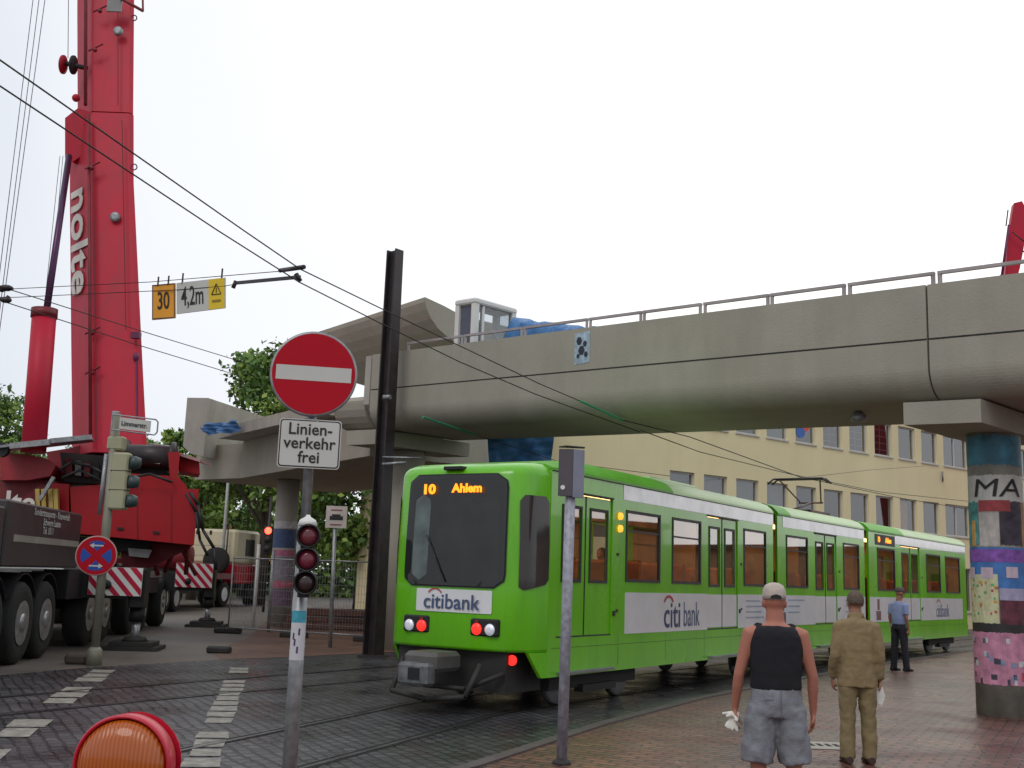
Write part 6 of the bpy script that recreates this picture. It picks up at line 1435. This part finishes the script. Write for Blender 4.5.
# ---- man in khaki jacket
def man_khaki():
    o = empty('person', (3.53, 11.25, 0)); F_ = V3(.02, 1, 0).normalized(); S_ = V3(1, -.02, 0).normalized(); F2 = V3(-.12, 1, 0).normalized()
    M_k = mat('khaki cloth', (.25, .185, .095), .9, var=.12, scale=6, bump=.2, bscale=60); M_k2 = mat('olive khaki trousers', (.22, .17, .085), .9, var=.15, scale=6)
    b = MB(); hc = V3(.0, .03, 1.555); head(b, hc, F2, .98)
    loft(b, [((0, 0, 1.34), .08, .07, S_), ((0, .01, 1.42), .062, .06, S_), ((0, .02, 1.5), .058, .06, S_)])
    loft(b, [((0, 0, .9), .125, .09, S_), ((0, 0, 1.1), .14, .10, S_), ((0, 0, 1.3), .165, .1, S_), ((0, 0, 1.38), .12, .08, S_)], 18)
    arms = []
    for q in (-1, 1):
        sh = S_ * (.17 * q) + V3(0, 0, 1.325); el_ = sh + S_ * (.045 * q) + V3(0, -.03, -.28); wr = el_ + S_ * (.0 * q) + F_ * (.08 if q > 0 else .13) + V3(0, 0, -.23)
        if q > 0: wr = el_ + S_ * .01 + F_ * .05 + V3(0, 0, -.245)
        arms.append((sh, el_, wr)); loft(b, [(sh, .045, .05, S_), (el_, .035, .036, S_), (wr, .024, .022, S_)], 12)
        hand(b, wr, V3(.0, .1, -1), F_, -S_ * q, curl=.8)
        hp = S_ * (.09 * q) + V3(0, 0, .88); kn = S_ * (.105 * q) + V3(0, 0, .47); an = S_ * (.108 * q) + V3(0, 0, .08)
        loft(b, [(hp, .065, .07, S_), (kn, .05, .055, S_), (an, .038, .043, S_)], 12)
    fuse(b, 'body', M_skin2, o, .0115, 3); face_eyes('eyes', hc, F2, o)
    # hair
    b = MB(); cc = hc + V3(0, 0, .022)
    f_ = F2; sd_ = Vector((f_.y, -f_.x, 0)); rg = []
    for j in range(10):
        th = R(2 + j * 12.5); rr = math.sin(th); rg.append([cc - f_ * .012 + sd_ * (.084 * rr * math.cos(2 * math.pi * k / 18)) + f_ * (.098 * rr * math.sin(2 * math.pi * k / 18)) * (1 if math.sin(2 * math.pi * k / 18) < 0 or j < 5 else .9) + V3(0, 0, .104 * math.cos(th)) for k in range(18)])
    b.sm = True; b.rings(rg); b.build('hair', mat('grey brown hair', (.12, .085, .065), .8, var=.4, scale=60, bump=.5, bscale=120), o)
    # jacket
    b = MB(); loft(b, [((0, 0, .735), .190, .140, S_), ((0, 0, .85), .188, .140, S_), ((0, -.005, 1.0), .183, .135, S_), ((0, 0, 1.15), .188, .132, S_), ((0, 0, 1.28), .195, .125, S_), ((0, 0, 1.36), .165, .11, S_), ((0, 0, 1.405), .085, .08, S_), ((0, .01, 1.44), .078, .075, S_)], 26)
    for (sh, el_, wr), q in zip(arms, (-1, 1)):
        k_ = 1.0
        loft(b, [(sh - S_ * (.05 * q) + V3(0, 0, .01), .06, .065, S_), (sh, .070, .075, S_), (sh.lerp(el_, .5), .066, .070, S_), (el_, .060, .064, S_), (el_.lerp(wr, .55), .056, .058, S_), (el_.lerp(wr, .95), .047, .047, S_)], 16)
    jk = fuse(b, 'jacket', M_k, o, .0125, 3, .034)
    b = MB(); loft(b, [((0, .005, 1.40), .088, .085, S_), ((0, .012, 1.452), .072, .07, S_)], 20); b.build('collar', M_k, jk)
    b = MB(); loft(b, [((0, 0, .78), .165, .125, S_), ((0, 0, .92), .16, .12, S_)], 20)
    for q in (-1, 1):
        a = S_ * (.088 * q) + V3(0, 0, .84); kn = S_ * (.102 * q) + V3(0, 0, .46); an = S_ * (.108 * q) + V3(0, 0, .055)
        loft(b, [(a, .095, .11, S_), (a.lerp(kn, .5), .088, .098, S_), (kn, .076, .084, S_), (kn.lerp(an, .5), .074, .080, S_), (an, .072, .082, S_)], 18)
    fuse(b, 'trousers', M_k2, o, .0125, 3, .034)
    for q in (-1, 1):
        b = MB(); an = S_ * (.108 * q) + V3(0, 0, .045); loft(b, [(an - F_ * .09, .034, .034, S_), (an, .046, .045, S_), (an + F_ * .1 - V3(0, 0, .008), .048, .036, S_), (an + F_ * .18 - V3(0, 0, .018), .034, .024, S_)], 14); b.build('shoe', mat('dark brown shoe', (.05, .025, .02), .6), o)
    tag(o, 'person in khaki jacket and khaki trousers standing seen from behind', 'person')
    w_ = Vector((3.53, 11.25, 0)) + arms[1][2] + V3(-.01, -.02, -.12); b = MB(); b.prism([w_ + V3(x, y, z) for x, y, z in ((-.05, 0, .04), (.03, -.01, .06), (.05, -.02, -.02), (.02, -.02, -.11), (-.05, .0, -.09), (-.07, .0, -.02))], (.0, .02, 0)); tag(b.build('paper_bag', mat('white paper', (.62, .61, .58), .8)), 'crumpled white paper held by the person in khaki', 'paper')
man_khaki()

# ---- man in light blue shirt, far, turned right
def man_blue():
    o = empty('person', (8.52, 24.2, 0)); F_ = V3(.80, .45, 0).normalized(); S_ = V3(F_.y, -F_.x, 0)
    b = MB(); hc = V3(.03, .0, 1.65); head(b, hc, V3(1, .1, 0), 1.02)
    loft(b, [((0, 0, 1.42), .08, .07, S_), ((.01, 0, 1.5), .062, .06, S_), ((.02, .0, 1.58), .06, .06, S_)])
    loft(b, [((0, 0, .95), .125, .09, S_), ((0, 0, 1.2), .145, .10, S_), ((0, 0, 1.4), .165, .1, S_), ((0, 0, 1.46), .12, .08, S_)], 18)
    arms = []
    for q in (-1, 1):
        sh = S_ * (.185 * q) + V3(0, 0, 1.40); el_ = sh + S_ * (.04 * q) - F_ * .03 + V3(0, 0, -.28); wr = el_ + F_ * .06 + V3(0, 0, -.24)
        arms.append((sh, el_, wr)); loft(b, [(sh, .048, .05, S_), (sh.lerp(el_, .5), .042, .045, S_), (el_, .036, .037, S_), (wr, .025, .023, S_)], 12); hand(b, wr, V3(0, .0, -1), F_, -S_ * q, curl=.8)
        hp = S_ * (.09 * q) + V3(0, 0, .93); kn = S_ * (.11 * q) + F_ * (.03 * q) + V3(0, 0, .5); an = S_ * (.13 * q) + F_ * (.05 * q) + V3(0, 0, .09)
        loft(b, [(hp, .065, .07, S_), (kn, .05, .055, S_), (an, .038, .043, S_)], 12)
    fuse(b, 'body', M_skin2, o, .014, 2); face_eyes('eyes', hc, V3(1, .1, 0), o)
    b = MB(); loft(b, [((0, 0, .98), .165, .12, S_), ((0, 0, 1.1), .175, .13, S_), ((0, 0, 1.3), .178, .125, S_), ((0, 0, 1.42), .16, .105, S_), ((0, 0, 1.475), .08, .075, S_)], 22)
    for (sh, el_, wr), q in zip(arms, (-1, 1)): loft(b, [(sh - S_ * (.05 * q), .055, .06, S_), (sh, .065, .068, S_), (sh.lerp(el_, .75), .062, .062, S_)], 14)
    fuse(b, 'shirt', mat('light blue shirt', (.27, .34, .60), .85, var=.08), o, .015, 2, .015)
    b = MB(); loft(b, [((0, 0, .88), .16, .125, S_), ((0, 0, 1.0), .155, .12, S_)], 20)
    for q in (-1, 1):
        a = S_ * (.09 * q) + V3(0, 0, .92); kn = S_ * (.11 * q) + F_ * (.03 * q) + V3(0, 0, .5); an = S_ * (.13 * q) + F_ * (.05 * q) + V3(0, 0, .06); loft(b, [(a, .095, .11, S_), (kn, .074, .08, S_), (an, .066, .075, S_)], 16)
    fuse(b, 'trousers', mat('dark navy trousers', (.022, .022, .032), .85, var=.2), o, .015, 2, .015)
    for q in (-1, 1):
        b = MB(); an = S_ * (.13 * q) + F_ * (.05 * q) + V3(0, 0, .045); loft(b, [(an - F_ * .09, .034, .034, S_), (an + F_ * .05, .046, .042, S_), (an + F_ * .18 - V3(0, 0, .018), .034, .024, S_)], 12); b.build('shoe', M_black, o)
    b = MB(); cc = hc + V3(0, 0, .035); rg = []
    for r_, z in ((.09, -.02), (.094, .02), (.085, .06), (.06, .088), (.01, .10)): rg.append([cc + V3(r_ * 1.05 * math.cos(2 * math.pi * k / 20), r_ * .9 * math.sin(2 * math.pi * k / 20), z) for k in range(20)])
    b.sm = True; b.rings(rg); cp = b.build('cap', mat('dark grey cap', (.11, .10, .10), .85), o)
    b = MB(); b.prism([cc + V3(.07, -.06, 0), cc + V3(.15, -.03, -.015), cc + V3(.15, .03, -.015), cc + V3(.07, .06, 0)], (0, 0, .008)); b.build('cap_peak', MATS['dark grey cap'], cp)
    tag(o, 'person in light blue shirt, dark trousers and cap standing near the tram rear', 'person')
    w_ = Vector((8.52, 24.2, 0)) + min((a[2] for a in arms), key=lambda v: v.y) + V3(0, 0, -.1); w2 = Vector((8.52, 24.2, 0)) + arms[0][2] + V3(.0, -.05, -.10)
    tgt = w2 if arms[0][2].x < arms[1][2].x else w_
    b = MB(); b.prism([tgt + V3(x, y, z) for x, y, z in ((-.09, -.02, .20), (.0, -.05, .22), (.20, -.05, -.06), (.10, -.02, -.13))], (.0, .03, 0)); tag(b.build('folded_newspaper', mat('newsprint', (.50, .46, .40), .8, var=.2, scale=20)), 'folded newspaper held by the person in the blue shirt', 'newspaper')
man_blue()
# seated passenger in the tram window
PS = empty('person', Vector(fs((1.75, .65, .93)))); Fp = V3(-math.sin(R(32.5)), -math.cos(R(32.5)), 0)
Sp = V3(Fp.y, -Fp.x, 0); b = MB(); hc = V3(0, 0, 1.13); head(b, hc, Fp, 1)
loft(b, [((0, 0, .86), .08, .07, Sp), ((0, 0, 1.05), .06, .06, Sp)])
loft(b, [((0, 0, .35), .15, .12, Sp), ((0, 0, .6), .16, .12, Sp), ((0, 0, .82), .17, .1, Sp), ((0, 0, .93), .08, .07, Sp)], 18)
for q in (-1, 1):
    sh = Sp * (.18 * q) + V3(0, 0, .85); el_ = sh + V3(0, 0, -.27); wr = el_ + Fp * .2 + V3(0, 0, -.02); loft(b, [(sh, .05, .05, Sp), (el_, .04, .04, Sp), (wr, .028, .028, Sp)], 10); hand(b, wr, Fp, Sp, V3(0, 0, -1))
    hp = Sp * (.09 * q) + V3(0, 0, .42); kn = hp + Fp * .42; loft(b, [(hp, .08, .08, Sp), (kn, .06, .06, Sp), (kn - V3(0, 0, .38), .045, .045, Sp)], 10)
fuse(b, 'body', M_skin2, PS, .015, 2)
b = MB(); loft(b, [((0, 0, .42), .17, .14, Sp), ((0, 0, .82), .19, .12, Sp), ((0, 0, .92), .09, .08, Sp)], 18); b.build('shirt', mat('dark red shirt', (.16, .05, .04), .8), PS)
b = MB(); b.sphere(hc + V3(0, 0, .035) - Fp * .01, .098, 14, 8, (.9, .95, 1)); b.build('hair', mat('dark hair', (.03, .02, .015), .8), PS)
tag(PS, 'person with dark hair sitting behind the first passenger window of the tram', 'person')

# ================================================================ LOW BRICK BUILDINGS ALONG THE NEAR SIDE (added out of frame, heights and gap shaped for the tram reflections)
M_bk = brickmat('added building brown brick', (.30, .17, .09), (.24, .13, .07), (.2, .16, .12), .25, .08, .01, 0, .85, bump=.3)
def added_side_building(A, B, h, label):
    A = Vector(A); B = Vector(B); ang = math.degrees(math.atan2(B.x - A.x, B.y - A.y)); f = frame((A.x, A.y), ang); L = (B - A).length
    o = empty('added_brick_building', (A.x, A.y, 0)); q = lambda p: Vector(f(p)) - Vector(o.location)
    n = int(L // 3.2); ops = []
    for k in range(n):
        a = .8 + k * L / n; ops += [(a, a + 1.4, 1.0, 2.6)] + ([(a, a + 1.4, 3.9, 5.2)] if h > 5.5 else [])
    b = MB(q); grid_wall(b, 0, L, 0, h, ops, 0, -.3, None); b.build('front_wall', M_bk, o)
    b = MB(q); b.box((0, -.31, 0), (L, -9, h)); b.build('added_rear_block', M_bk, o)
    b = MB(q); b.box((-.2, .25, h + .005), (L + .2, -9.2, h + .25)); b.build('roof', M_dark, o)
    for (a, c, z0, z1) in ops:
        b = MB(q); b.box((a, -.12, z0), (c, -.16, z1)); b.build('window', mat('added building dark glass', (.03, .03, .03), .1, spec=.8), o)
    tag(o, label, 'building')
added_side_building((25, 14, 0), (28.0, 34, 0), 3.95, 'low brown brick building added outside the frame for the tram window reflections')
added_side_building((31.5, 43, 0), (37.5, 68, 0), 3.5, 'second brown brick building added unseen further along for the tram window reflections')
